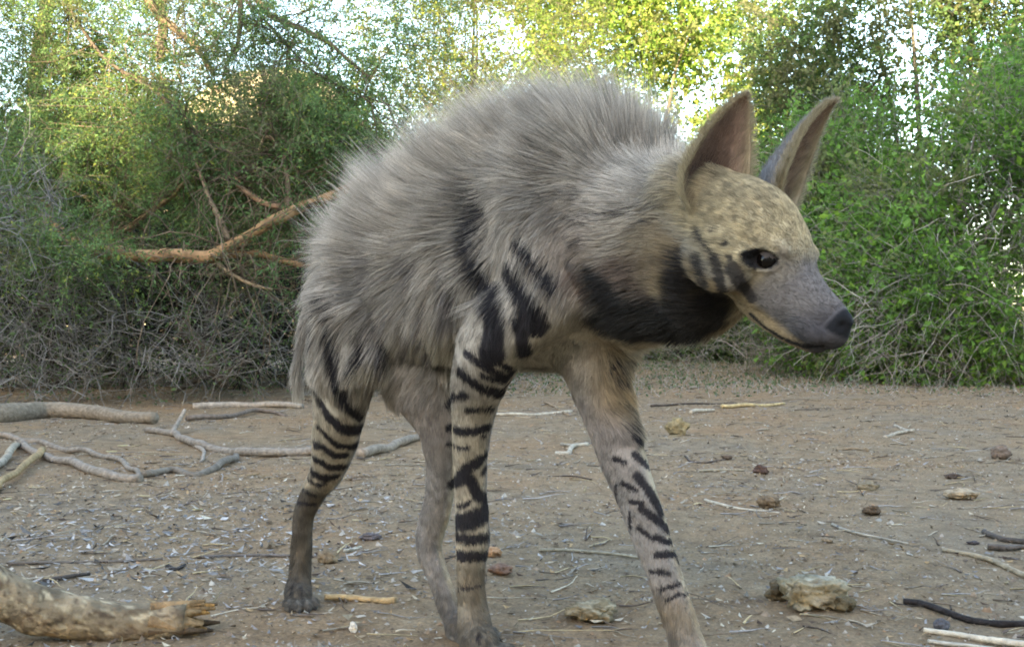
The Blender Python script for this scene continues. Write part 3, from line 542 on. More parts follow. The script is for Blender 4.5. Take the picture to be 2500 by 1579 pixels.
# --- the body axis: it walks to the right and towards the camera
HD = unit(A(.79, -.615, 0)); LF_ = A(-HD[1], HD[0], 0); UP = A(0, 0, 1)
SH = A(.085, 1.52, 0); HP = A(-.20, 1.765, 0)          # below the shoulders, below the hips
def B(x, y, z): return SH + HD * x + LF_ * y + UP * z   # body frame: x ahead of the shoulders, y to its left, z height
L_SH = float(np.dot(HP - SH, HD))                       # about -.38
# trunk
loft([B(-.425, .0, .50), B(-.385, 0, .51), B(-.32, 0, .525), B(-.22, 0, .535), B(-.12, 0, .55), B(0, 0, .56), B(.07, 0, .56), B(.12, 0, .55)],
     [.045, .075, .088, .088, .095, .095, .082, .055], [.06, .085, .105, .112, .13, .14, .115, .075])
# shoulder blades and haunches
for s in (-1, 1):
    loft([B(-.04, s*.055, .66), B(.0, s*.072, .58), B(.03, s*.075, .50)], [.035, .045, .04], [.045, .065, .055], up=HD)
    loft([B(-.37, s*.05, .57), B(-.36, s*.062, .50), B(-.35, s*.067, .43)], [.035, .045, .042], [.06, .075, .065], up=HD)
# neck
NK0, NK1, NK2, NK3 = B(.02, 0, .60), P(1490, 620, 1.46), P(1600, 632, 1.375), P(1720, 632, 1.285)
loft([NK0, NK1, NK2, NK3], [.085, .079, .074, .066], [.12, .112, .104, .088], up=UP)
# legs: joint centres with radii, each a tapering chain
LEGS = []
def leg(ch, up=HD): LEGS.append(np.vstack([np.linspace(ch[i][0], ch[i + 1][0], 8) for i in range(len(ch) - 1)])); loft([c[0] for c in ch], [c[1] for c in ch], [c[2] for c in ch], up=up)
leg([(B(.03, -.075, .53), .045, .06), (P(1195, 850, 1.50), .040, .052), (P(1172, 920, 1.525), .034, .044), (P(1156, 990, 1.55), .028, .034),
     (P(1147, 1080, 1.565), .0235, .027), (P(1149, 1190, 1.58), .0215, .0235), (P(1153, 1310, 1.585), .0225, .025), (P(1148, 1400, 1.59), .019, .021), (P(1152, 1480, 1.59), .0195, .022), (P(1160, 1540, 1.58), .024, .026)])
leg([(B(.05, .06, .52), .045, .055), (P(1455, 880, 1.50), .040, .050), (P(1472, 970, 1.49), .032, .040), (P(1500, 1060, 1.475), .027, .035),
     (P(1540, 1170, 1.46), .025, .030), (P(1582, 1290, 1.45), .0225, .027), (P(1610, 1370, 1.44), .0205, .024), (P(1645, 1470, 1.43), .0205, .023), (P(1680, 1570, 1.42), .019, .022), (P(1705, 1640, 1.41), .024, .026)])
leg([(B(-.36, -.068, .50), .05, .07), (P(850, 860, 1.70), .045, .066), (P(835, 960, 1.72), .038, .050), (P(825, 1030, 1.74), .034, .043), (P(812, 1100, 1.77), .029, .035), (P(797, 1150, 1.80), .022, .027),
     (P(768, 1198, 1.84), .018, .021), (P(745, 1250, 1.86), .0165, .018), (P(736, 1340, 1.87), .016, .0175), (P(731, 1420, 1.87), .0185, .020), (P(728, 1440, 1.865), .022, .023)])
leg([(B(-.36, .06, .50), .05, .07), (P(1010, 880, 1.70), .045, .064), (P(1040, 960, 1.68), .040, .056), (P(1068, 1040, 1.67), .029, .036), (P(1078, 1130, 1.68), .0215, .0255), (P(1070, 1230, 1.695), .019, .0225),
     (P(1046, 1335, 1.71), .0175, .021), (P(1066, 1400, 1.70), .0155, .0175), (P(1096, 1480, 1.685), .0155, .0165), (P(1120, 1530, 1.67), .019, .020)])
PAWS = []
def paw(c, yaw, s=1.0):
    """four toes and a heel pad; c = point on the ground under the paw's middle"""
    f = A(math.cos(yaw), math.sin(yaw), 0); l = A(-f[1], f[0], 0); ax = [f, -l, UP]; c = np.asarray(c, float)
    ell(c + UP * .026 * s - f * .004, (.034 * s, .026 * s, .026 * s), ax)
    ell(c + UP * .010 * s, (.034 * s, .028 * s, .0105 * s), ax)
    for k, (a, b) in enumerate(((.030, -.026), (.044, -.0095), (.044, .0095), (.030, .026))):
        t = c + f * a * s + l * b * s
        ell(t + UP * .014 * s, (.021 * s, .0088 * s, .0145 * s), ax)
        tip = t + f * .022 * s + UP * .009 * s
        loft([tip - f * .006, tip + f * .004 * s - UP * .001, tip + f * .010 * s - UP * .004 * s], [.0036, .003, .0012], [.0042, .0034, .0014], up=UP, sides=8)
        PAWS.append(tip + f * .006 * s)
def gnd(u, v, d): p = P(u, v, d); p[2] = .0; return p
paw(gnd(1172, 0, 1.565), math.atan2(HD[1], HD[0]) - .30)
paw(gnd(1726, 0, 1.395), math.atan2(HD[1], HD[0]) - .05)
paw(gnd(729, 0, 1.850), math.atan2(HD[1], HD[0]) - .55, .82)
paw(gnd(1135, 0, 1.655), math.atan2(HD[1], HD[0]) - .1, .93)
# tail, held down against the haunch
TAIL = [B(-.40, -.0, .56), P(800, 660, 1.83), P(762, 740, 1.83), P(738, 830, 1.825), P(725, 900, 1.82), P(722, 950, 1.82)]
loft(TAIL, [.022, .018, .014, .011, .009, .007], [.022, .018, .014, .011, .009, .007], up=HD)

# --- head frame
YAW, PITCH = math.radians(47), math.radians(34)
MZ = .775            # muzzle length
HF = A(math.cos(PITCH) * math.cos(YAW), -math.cos(PITCH) * math.sin(YAW), -math.sin(PITCH))
HLs = unit(np.cross(UP, HF)); HU = np.cross(HF, HLs)
roll = math.radians(-2); HLs, HU = HLs * math.cos(roll) + HU * math.sin(roll), HU * math.cos(roll) - HLs * math.sin(roll)
HS = 1.0
HE = P(1868, 633, 1.165) + HLs * .040 * HS                 # between the eyes
def H(x, y, z):
    if x > 0: x *= MZ
    return HE + (HF * x + HLs * y + HU * z) * HS
# stations along the head: x, centre z, half width, half height
st = [(-.150, -.016, .045, .055), (-.115, -.014, .052, .060), (-.085, -.011, .056, .064), (-.055, -.010, .057, .064), (-.030, -.011, .055, .059), (-.008, -.017, .047, .051), (.012, -.022, .040, .045),
      (.035, -.025, .035, .0375), (.060, -.027, .030, .033), (.085, -.029, .0255, .0275), (.108, -.030, .0215, .0235), (.118, -.029, .018, .0195)]
loft([H(a, 0, z) for a, z, w, h in st], [w * HS for *_, w, h in st], [h * HS for *_, h in st], up=HU, power=2.15, sides=32)
ell(H(-.062, 0, .030), (.058 * HS, .038 * HS, .029 * HS), [HF, -HLs, HU])                     # forehead
ell(H(.072, 0, -.0065), (.050 * HS, .0135 * HS, .0105 * HS), [unit(HF - HU * .10), -HLs, HU])          # bridge
ell(H(.118, 0, -.0145), (.0125 * HS, .0140 * HS, .0110 * HS), [HF, -HLs, HU])                    # nose pad
ell(H(.040, 0, -.060), (.062 * HS, .022 * HS, .013 * HS), [unit(HF + HU * .10), -HLs, HU])                     # lower jaw
for s in (-1, 1):
    ell(H(-.002, s*.032, .017), (.020 * HS, .011 * HS, .008 * HS), [unit(HF + HLs * -s*.4), -HLs, HU])   # brow
    ell(H(-.045, s*.050, -.026), (.044 * HS, .017 * HS, .036 * HS), [HF, -HLs, HU])             # cheek
    ell(H(.088, s*.016, -.038), (.030 * HS, .013 * HS, .014 * HS), [HF, -HLs, HU])                # lip

# --- ears: cupped sheets of real thickness
EARS = []
def ear(base, tip, opening, w0, curl):
    """base, tip: ends of the axis; opening: where the cup faces; half widths w0; curl in radians"""
    base = np.asarray(base); tip = np.asarray(tip); ax = tip - base; Lh = np.linalg.norm(ax); ax = ax / Lh
    op = unit(opening - ax * np.dot(opening, ax)); sd = np.cross(ax, op)
    ts = np.linspace(0, 1, 40); n = 25; u = np.linspace(-1, 1, n)
    def sheet(off):
        V = []
        for t in ts:
            w = w0 * np.interp(t, [0, .10, .25, .45, .65, .8, .9, .96, 1], [.45, .90, 1.06, .98, .78, .54, .35, .22, .05])
            an = curl * (1.25 - .75 * t)                      # more rolled at the base
            R = w / math.sin(min(an, 1.5))
            a = u * an
            c = base + ax * Lh * t - op * (R * math.cos(an)) * 0
            pt = c + sd[None] * (np.sin(a) * (R - off * .5))[:, None] + op[None] * ((-np.cos(a) + math.cos(an) * .6) * R + off)[:, None]
            V.append(pt)
        return np.array(V)
    i_, o_ = sheet(+.0016), sheet(-.0016)
    m = len(ts); v = np.vstack([i_.reshape(-1, 3), o_.reshape(-1, 3)]); N = m * n
    a = (np.arange(m - 1)[:, None] * n + np.arange(n - 1)[None])
    q1 = np.stack([a, a + 1, a + n + 1, a + n], -1).reshape(-1, 4); q2 = q1[:, ::-1] + N
    ed = []
    for j in (0, n - 1):
        k = np.arange(m - 1) * n + j; e = np.stack([k, k + n, k + n + N, k + N], -1); ed.append(e if j == 0 else e[:, ::-1])
    for r in (0, m - 1):
        k = r * n + np.arange(n - 1); e = np.stack([k, k + N, k + 1 + N, k + 1], -1); ed.append(e if r == 0 else e[:, ::-1])
    tt = np.repeat(ts, n); uu = np.tile(u, m)
    EARS.append((v, np.vstack([q1, q2] + ed), np.concatenate([tt, tt]), np.concatenate([uu, uu]), np.concatenate([np.ones(N), np.zeros(N)]), ax, op, sd))
ear(P(1722, 535, 1.222), P(1822, 234, 1.225), A(.30, -.93, .1), .0385, 1.2)
ear(P(1905, 520, 1.30), P(2038, 251, 1.30), A(.90, -.42, .1), .040, 1.35)

# --- fuse
def fuse():
    V, T, off = [], [], 0; Q = []
    for v, q, t in EL: V.append(v); Q.append(q + off); T.append(t + off); off += len(v)
    me = mesh_np('hyena_raw', np.vstack(V), [np.vstack(Q), np.vstack(T)])
    o = bpy.data.objects.new('hyena_raw', me); COL.objects.link(o)
    m = o.modifiers.new('r', 'REMESH'); m.mode = 'VOXEL'; m.voxel_size = .0032
    s = o.modifiers.new('s', 'SMOOTH'); s.factor = .5; s.iterations = 9
    dg = bpy.context.evaluated_depsgraph_get(); ev = o.evaluated_get(dg); out = bpy.data.meshes.new_from_object(ev)
    n = len(out.vertices); v = np.empty(n * 3, np.float32); out.vertices.foreach_get('co', v)
    nl = len(out.loops); li = np.empty(nl, np.int32); out.loops.foreach_get('vertex_index', li)
    sz = np.empty(len(out.polygons), np.int32); out.polygons.foreach_get('loop_total', sz)
    assert (sz == 4).all()
    bpy.data.objects.remove(o); bpy.data.meshes.remove(me); bpy.data.meshes.remove(out)
    return v.reshape(-1, 3).astype(float), li.reshape(-1, 4)
SV, SQ = fuse()
def laplace(v, q, w, it):
    n = len(v); src = q.ravel(); dst = np.roll(q, -1, axis=1).ravel()
    cnt = np.bincount(src, minlength=n) + np.bincount(dst, minlength=n)
    for _ in range(it):
        m = np.empty_like(v)
        for k in range(3):
            m[:, k] = (np.bincount(src, v[dst, k], n) + np.bincount(dst, v[src, k], n)) / np.maximum(cnt, 1)
        v = v + (m - v) * w[:, None]
    return v
def normals(v, q):
    fn = np.cross(v[q[:, 2]] - v[q[:, 0]], v[q[:, 3]] - v[q[:, 1]]); n = np.zeros_like(v)
    for k in range(4):
        for c in range(3): n[:, c] += np.bincount(q[:, k], fn[:, c], len(v))
    return unit(n)
def headc(p):
    r = (p - HE) / HS; x = r @ HF; return np.where(x > 0, x / MZ, x), r @ HLs, r @ HU
def bodyc(p): r = p - SH; return r @ HD, r @ LF_, p[:, 2]
hx, hy, hz = headc(SV)
headw = sstep(-.17, -.11, hx) * (np.sqrt(hy ** 2 + hz ** 2) < .14)
SV = laplace(SV, SQ, (1 - headw) * sstep(.28, .42, SV[:, 2]) * .6, 60)
# sockets, nostrils, mouth line
hx, hy, hz = headc(SV); NV = normals(SV, SQ)
EYE = []
for s in (-1, 1):
    c = H(0, s * .0380, -.001); EYE.append((c, s))
    ex, ez = (hx - 0) * .95 + (hz + .001) * .25, (hz + .001) - (hx) * .30
    r = np.sqrt((ex / .0145) ** 2 + (ez / .0100) ** 2)
    sel = (hy * s > .015)
    SV[sel] -= (NV * (.0065 * (1 - sstep(.55, 1.1, r)) - .0022 * np.exp(-((r - 1.25) / .25) ** 2))[:, None])[sel]
    nx = np.sqrt(((hx - .127) / .006) ** 2 + ((hy - s * .0080) / .0050) ** 2 + ((hz + .017) / .0055) ** 2)
    SV -= NV * (.005 * (1 - sstep(.4, 1.2, nx)))[:, None]
BVH = BVHTree.FromPolygons([tuple(v) for v in SV], [tuple(f) for f in SQ.tolist()])
camp = Vector((0, 0, CAM_H))
def cast(u, v):
    d = Vector(P(u, v, 1.0)) - camp; h = BVH.ray_cast(camp, d.normalized(), 4.0)
    return None if h[0] is None else np.array(h[0])
def trace(pts, step=6):
    """follow a line over the skin; returns samples and their index along the line"""
    out = []; k = 0
    for i in range(len(pts) - 1):
        a, b = A(*pts[i][:2]), A(*pts[i + 1][:2]); wa, wb = pts[i][2], pts[i + 1][2]
        n = max(2, int(np.linalg.norm(b - a) / step))
        for t in np.linspace(0, 1, n, endpoint=False):
            p = a + (b - a) * t; h = cast(*p)
            if h is not None: out.append((h, (wa + (wb - wa) * t) * .5 * h[1] / F))
    return out
def L(w, *pts, w2=None):
    n = len(pts); w2 = w if w2 is None else w2
    return [(u, v, w + (w2 - w) * i / (n - 1)) for i, (u, v) in enumerate(pts)]
STRIPES = [
 L(32, (1175,480),(1150,560),(1146,600),(1151,640), w2=34), L(36, (1151,640),(1169,683),(1198,737),(1206,791),(1203,840),(1198,875), w2=50),
 L(34, (1243,668),(1267,717),(1297,771),(1312,801), w2=48), L(20, (1257,604),(1292,643),(1331,693),(1346,712), w2=28), L(26, (1267,791),(1275,840),(1280,870)),
 L(13, (776,770),(767,840),(759,880)), L(16, (802,740),(804,781),(811,831),(818,880)),
 L(24, (808,832),(814,884),(824,937),(844,983),(874,1012),(890,1020), w2=30),
 L(15, (762,848),(763,904),(765,943),(785,989),(805,1022), w2=22), L(24, (805,1022),(831,1045),(860,1052),(885,1049), w2=30),
 L(12, (775,1042),(801,1068),(828,1091),(860,1091),(880,1081), w2=22), L(20, (757,1081),(788,1091),(818,1114),(850,1111)), L(20, (750,1111),(782,1127),(808,1141),(845,1141)),
 L(24, (748,1137),(768,1157),(791,1167),(825,1160)), L(14, (748,1167),(772,1183),(800,1180)), L(13, (877,822),(880,900)), L(11, (858,885),(865,935)), L(12, (930,850),(925,915)),
 L(11, (742,1198),(776,1213)), L(12, (730,1228),(772,1232)),
 L(16, (1137,864),(1163,884),(1196,904),(1242,930), w2=22), L(14, (1206,884),(1242,900),(1268,922)), L(20, (1122,912),(1156,937),(1189,956),(1232,963), w2=26), L(12, (1176,917),(1210,930),(1245,940)),
 L(20, (1095,989),(1110,970),(1143,966)), L(14, (1143,1002),(1176,1001),(1215,1002)), L(18, (1096,1045),(1123,1055),(1156,1055),(1206,1039), w2=22),
 L(14, (1096,1085),(1123,1095),(1150,1096), w2=8), L(9, (1176,1065),(1198,1072)), L(22, (1194,1104),(1163,1131),(1137,1147),(1116,1177), w2=32), L(18, (1192,1127),(1176,1160)),
 L(30, (1106,1178),(1143,1169),(1166,1210),(1190,1219), w2=26), L(12, (1110,1237),(1130,1236),(1152,1223)), L(38, (1108,1278),(1152,1272),(1192,1249), w2=48),
 L(24, (1108,1310),(1152,1319),(1195,1313)), L(26, (1106,1356),(1152,1360),(1192,1356)), L(8, (1118,1438),(1150,1436),(1180,1429)), L(9, (1166,1552),(1171,1579)), L(7, (1194,1470),(1200,1500),(1209,1545)),
 L(7, (1493,902),(1530,890),(1562,873)), L(8, (1504,925),(1568,902)), L(10, (1516,943),(1562,931)), L(8, (1530,1000),(1556,1015)), L(12, (1533,1041),(1571,1058)), L(14, (1545,1070),(1580,1099)),
 L(18, (1551,1110),(1588,1145)), L(21, (1556,1162),(1591,1208),(1617,1255), w2=29), L(10, (1504,1185),(1507,1231)), L(18, (1568,1243),(1608,1272),(1640,1301), w2=26), L(10, (1536,1255),(1539,1295)),
 L(12, (1500,1120),(1530,1130)), L(12, (1520,1180),(1560,1200)), L(12, (1540,1225),(1575,1230)), L(12, (1560,1290),(1600,1320)), L(12, (1590,1395),(1640,1400)), L(10, (1610,1440),(1665,1425)),
 L(16, (1603,1312),(1646,1330)), L(16, (1603,1356),(1652,1353)), L(21, (1650,1360),(1672,1405),(1680,1439)), L(8, (1626,1468),(1655,1451),(1686,1451)),
 L(24, (1700,630),(1716,688),(1728,742)), L(24, (1744,630),(1765,722)), L(32, (1786,655),(1810,695),(1836,730), w2=28), L(14, (1700,560),(1712,590)), L(14, (1735,559),(1737,562)), L(14, (1767,591),(1770,596)),
 L(12, (1721,596),(1739,619)), L(11, (1776,626),(1790,630)), L(12, (1500,531),(1569,513),(1633,490), w2=5), L(7, (1546,554),(1606,531)), L(8, (1380,545),(1430,548),(1480,536)), L(7, (1400,600),(1440,592)), L(8, (1360,480),(1420,500)),
 L(6, (715,1426),(710,1457)), L(6, (735,1434),(740,1468))]
FAINT = [L(14, (960,760),(955,830)), L(14, (1040,760),(1035,850)), L(16, (905,760),(912,840)), L(14, (1080,640),(1075,700)), L(20, (1390,640),(1420,700)), L(24, (996,630),(1001,690)), L(24, (897,633),(890,680),(887,720)), L(32, (1090,720),(1095,785)), L(20, (930,840),(925,900)), L(18, (1000,800),(1005,870)), L(22,(1060,850),(1055,905))]
DARK = [L(50, (1440,675),(1490,745), w2=120), L(115, (1500,765),(1580,782),(1690,770),(1738,752), w2=100), L(34, (1642,665),(1650,740), w2=60), L(80, (1470,790),(1530,808),(1600,815),(1680,805),(1730,790)), L(50, (1655,620),(1668,690), w2=70)]
MOUTH = L(12, (1832,766),(1868,800),(1914,828),(1960,846),(2012,842), w2=18)
def mindist(groups, mirror=False):
    P_, W_ = [], []
    for g in groups:
        for h, w in trace(g): P_.append(h); W_.append(max(w, .0018))
    P_, W_ = np.array(P_), np.array(W_)
    if mirror:                                                     # the animal's other flank carries the same pattern
        r = P_ - SH; y = r @ LF_; keep = y < -.03; M = P_[keep] - 2 * y[keep][:, None] * LF_
        P_ = np.vstack([P_, M]); W_ = np.concatenate([W_, W_[keep]])
    out = np.full(len(SV), 9.)
    for a in range(0, len(SV), 4000):
        d = np.linalg.norm(SV[a:a+4000, None] - P_[None], axis=2) / W_[None]; out[a:a+4000] = d.min(1)
    return out
NV = normals(SV, SQ)
up_ = sstep(.36, .42, SV[:, 2]); jit = -.03 - .30 * up_ + (.34 + .2 * up_) * (vnoise(SV, 110, 3) - .5) + .25 * (vnoise(SV, 320, 5) - .5)
BX, BY, BZ = bodyc(SV); hx, hy, hz = headc(SV)
headw = sstep(-.16, -.085, hx + .03 * (vnoise(SV, 60, 44) - .5)) * (np.sqrt(hy ** 2 + hz ** 2) < .12)
dS = mindist(STRIPES, True) + jit; dF = mindist(FAINT, True) + jit; dD = mindist(DARK) + jit * .6; dM = mindist([MOUTH]); dB = mindist([L(110, (1480,700),(1560,690),(1620,690)), L(50, (1400,690),(1430,720))]) + jit
def mixc(c, col, w): return c + (np.asarray(col, float) - c) * np.clip(w, 0, 1)[:, None]
def col(*c): return np.array(c, float)
C = np.tile(col(.372, .328, .282), (len(SV), 1))
C *= (1 + .55 * (vnoise(SV, 16, 1) - .5) + .35 * (vnoise(SV, 60, 2) - .5))[:, None]
legm = 1 - sstep(.30, .42, BZ); inner = 0
C = mixc(C, col(.42, .36, .27), legm * .8)                                             # cream between the leg stripes
bel = sstep(.3, .8, -NV[:, 2]) * sstep(.38, .42, BZ) * (1 - headw); C = mixc(C, col(.38, .33, .25), bel * .8)
# which leg: nearest by position
LD = np.stack([np.min([np.sum((SV - c) ** 2, 1) for c in g], axis=0) for g in LEGS], 1).argmin(1)      # 0 right fore, 1 left fore, 2 right hind, 3 left hind
front = LD < 2; leftleg = LD % 2 == 1
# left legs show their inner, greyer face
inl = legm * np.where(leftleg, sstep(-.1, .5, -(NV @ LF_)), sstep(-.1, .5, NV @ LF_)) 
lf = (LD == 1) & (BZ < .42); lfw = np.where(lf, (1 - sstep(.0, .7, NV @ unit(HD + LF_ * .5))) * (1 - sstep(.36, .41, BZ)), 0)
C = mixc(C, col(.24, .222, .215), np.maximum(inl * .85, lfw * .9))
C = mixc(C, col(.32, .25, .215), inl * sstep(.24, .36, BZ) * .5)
# dark lower legs
rh = (LD == 2) & (BZ < .40)
C = mixc(C, col(.085, .07, .055), np.where(rh, (1 - sstep(.19, .215, BZ)) * .92, 0))
rf = (LD == 0) & (BZ < .4)
C = mixc(C, col(.13, .105, .075), np.where(rf, (1 - sstep(.12, .15, BZ)) * .8, 0))
C = mixc(C, col(.22, .165, .10), np.where(front & (BX > .12), np.exp(-((BZ - .10) / .03) ** 2) * .6, 0))
C = mixc(C, col(.10, .088, .075), (1 - sstep(.02, .09, BZ)) * .8)
# chest: warm tan
ch = sstep(.03, .09, BX) * (1 - sstep(.13, .20, BX)) * sstep(.33, .38, BZ) * (1 - sstep(.44, .48, BZ)); C = mixc(C, col(.36, .25, .13), ch * .75)
C = mixc(C, col(.33, .225, .17), np.exp(-(np.linalg.norm(SV - P(1450, 640, 1.42), axis=1) / .06) ** 2) * .5)
# stripes
C = mixc(C, col(.17, .15, .145), (1 - sstep(.6, 1.5, dF)) * .95)
C = mixc(C, col(.026, .023, .027), 1 - sstep(.9, 1.35, dS))
# head
hd = headw[:, None] > 0
Ch = np.tile(col(.39, .315, .20), (len(SV), 1)); Ch *= (1 + .45 * (vnoise(SV, 120, 8) - .5) + .55 * (vnoise(SV, 260, 9) - .5))[:, None]
Ch = mixc(Ch, col(.30, .265, .225), sstep(-.01, -.05, hz))
Ch = mixc(Ch, col(.165, .145, .138), sstep(-.025, .045, hx - .25 * hz + .03 * (vnoise(SV, 70, 6) - .5)) * (1 - .75 * sstep(.012, .030, hz)))              # grey muzzle
Ch = mixc(Ch, col(.052, .048, .055), sstep(.060, .108, hx - .8 * (hz + .03)) * .85)
Ch = mixc(Ch, col(.27, .20, .12), sstep(-.042, -.054, hz + .08 * hx) * (1 - sstep(.09, .115, hx)))       # tan lower jaw
Ch = mixc(Ch, col(.012, .012, .014), sstep(.112, .117, hx) * sstep(-.029, -.025, hz))                      # nose
for s in (-1, 1):
    r = np.sqrt((((hx) * .95 + (hz + .001) * .25) / .0145) ** 2 + (((hz + .001) - hx * .30) / .0100) ** 2)
    Ch = mixc(Ch, col(.016, .014, .015), np.where(hy * s > .01, 1 - sstep(.95, 1.22, r + jit * .4), 0))
Ch = mixc(Ch, col(.025, .022, .025), (1 - sstep(.75, 1.2, dS)) * .88)
Ch = mixc(Ch, col(.012, .010, .010), 1 - sstep(.7, 1.3, dM))
hwc = np.maximum(headw, sstep(-.25, -.10, hx + .03 * (vnoise(SV, 40, 46) - .5)) * (1 - sstep(.11, .15, np.sqrt(hy ** 2 + hz ** 2)))); C = C * (1 - hwc[:, None]) + Ch * hwc[:, None]
C = mixc(C, col(.13, .085, .065), (1 - sstep(.5, 1.2, dB)) * .8 * (1 - headw) * (.5 + .9 * vnoise(SV, 55, 12)))
C = mixc(C, col(.021, .018, .018), (1 - sstep(.60, 1.45, dD)) * .97)
for c in PAWS: C = mixc(C, col(.03, .026, .024), 1 - sstep(.006, .009, np.linalg.norm(SV - c, axis=1)))
C = np.clip(C, .008, .8)

# ------------------------------------------------------------------ the coat
def field(p, n, bx, by, bz, hw):
    """hair length, lay (tangent direction) and lift at points p"""
    N_ = len(p); hx, hy, hz = headc(p)
    rid = np.exp(-((by) / .045) ** 2) * sstep(.2, .7, n[:, 2]) * (bz > .45)               # spinal ridge
    top = sstep(-.1, .75, n[:, 2]) * sstep(.48, .62, bz)
    neck = sstep(.02, .12, bx)
    ln = .030 + .030 * sstep(.40, .52, bz) + .035 * top + .06 * rid
    sho = np.exp(-((bx + .005) / .095) ** 4) * (1 - sstep(.62, .70, bz)) * sstep(.0, -.04, by) ; sho = np.maximum(sho, sho * 0 + np.exp(-((bx + .005) / .095) ** 4) * (1 - sstep(.62, .70, bz)) * sstep(.0, .04, by)); ln = ln * (1 - .5 * sho)
    lower = sstep(.335, .45, bz)
    ln = ln * lower + .011 * (1 - lower)
    th = (bx < -.2) & (bz > .25) & (bz < .46) & (by < 0); ln = np.where(th, np.maximum(ln, .010 + .03 * sstep(.36, .44, bz)), ln)
    uf = sstep(-.17, -.12, bx) * (1 - sstep(.05, .09, bx)) * (1 - sstep(.46, .51, bz)); ln = ln * (1 - uf) + np.minimum(ln, .015) * uf
    ln *= 1 - neck * .40 * (1 - rid)
    thr = sstep(.12, .17, bx) * sstep(.1, -.5, n[:, 2]) * (1 - hw); ln = np.where(thr > 0, ln * (1 - thr) + .045 * thr, ln)
    lay = -HD[None] * (.9 + 0 * bx)[:, None] - UP[None] * (.35 + .9 * (1 - sstep(.42, .60, bz)))[:, None]
    lay += UP[None] * (top * .5)[:, None]
    nk = unit(NK3 - NK0); lay = lay * (1 - neck)[:, None] + (-nk[None] * 1.0 - UP[None] * .25) * neck[:, None]
    bl = sstep(.2, -.5, n[:, 2]) * (bz > .36) * (1 - hw) * (bx < .03); ln = ln + .022 * bl
    lay = lay * lower[:, None] + (-UP[None]) * (1 - lower)[:, None] - UP[None] * (bl * .8)[:, None]
    lay = lay - UP[None] * (sho * .9)[:, None] + HD[None] * (sho * .5)[:, None]
    lift = .38 - .14 * sho + .35 * top + 1.3 * rid - .1 * neck * (1 - rid)
    lift = lift * lower + .28 * (1 - lower)
    ln = ln * (1 - uf * (by < .0)) + np.minimum(ln, .015) * uf * (by < .0)
    ch = sstep(.04, .10, bx) * (1 - sstep(.14, .20, bx)) * sstep(.31, .37, bz) * (1 - sstep(.46, .50, bz)) * (by > -.05)
    ln = ln * (1 - ch) + .045 * ch; lay = lay * (1 - ch)[:, None] + (unit(A(.75, -.3, -.35))[None]) * ch[:, None]; lift = lift * (1 - ch) + .3 * ch
    # tail: long brush
    tl = np.min([np.linalg.norm(p - t, axis=1) for t in np.linspace(0, 1, 14)[:, None] * 0 + np.array([TAIL[1] + (TAIL[-1] - TAIL[1]) * k for k in np.linspace(0, 1, 14)])], axis=0)
    tw = (1 - sstep(.02, .045, tl)); ln = ln * (1 - tw) + .055 * tw
    lay = lay * (1 - tw)[:, None] + (-UP[None] - HD[None] * .45) * tw[:, None]; lift = lift * (1 - tw) + .3 * tw
    # head: short, laid back from the nose
    hl = .0038 + .007 * sstep(.02, -.10, hx) + .020 * sstep(.02, -.05, hz) * sstep(-.01, -.06, hx)
    ln = ln * (1 - hw) + hl * hw
    lay = lay * (1 - hw)[:, None] + (-HF[None] - HU[None] * .25) * hw[:, None]; lift = lift * (1 - hw) + .30 * hw
    return ln, lay, lift, rid, tw
fv = SV[SQ]; fa = np.linalg.norm(np.cross(fv[:, 2] - fv[:, 0], fv[:, 3] - fv[:, 1]), axis=1) / 2
fc = fv.mean(1); fn = unit(np.cross(fv[:, 2] - fv[:, 0], fv[:, 3] - fv[:, 1]))
fbx, fby, fbz = bodyc(fc); fhx, fhy, fhz = headc(fc); fhw = headw[SQ].mean(1)
from mathutils.kdtree import KDTree
def skin_at(p):
    ids = np.empty(len(p), int)
    for i, q in enumerate(p): ids[i] = KD.find(q)[1]
    return ids
KD = KDTree(len(SV))
for i, v in enumerate(SV.tolist()): KD.insert(v, i)
KD.balance()
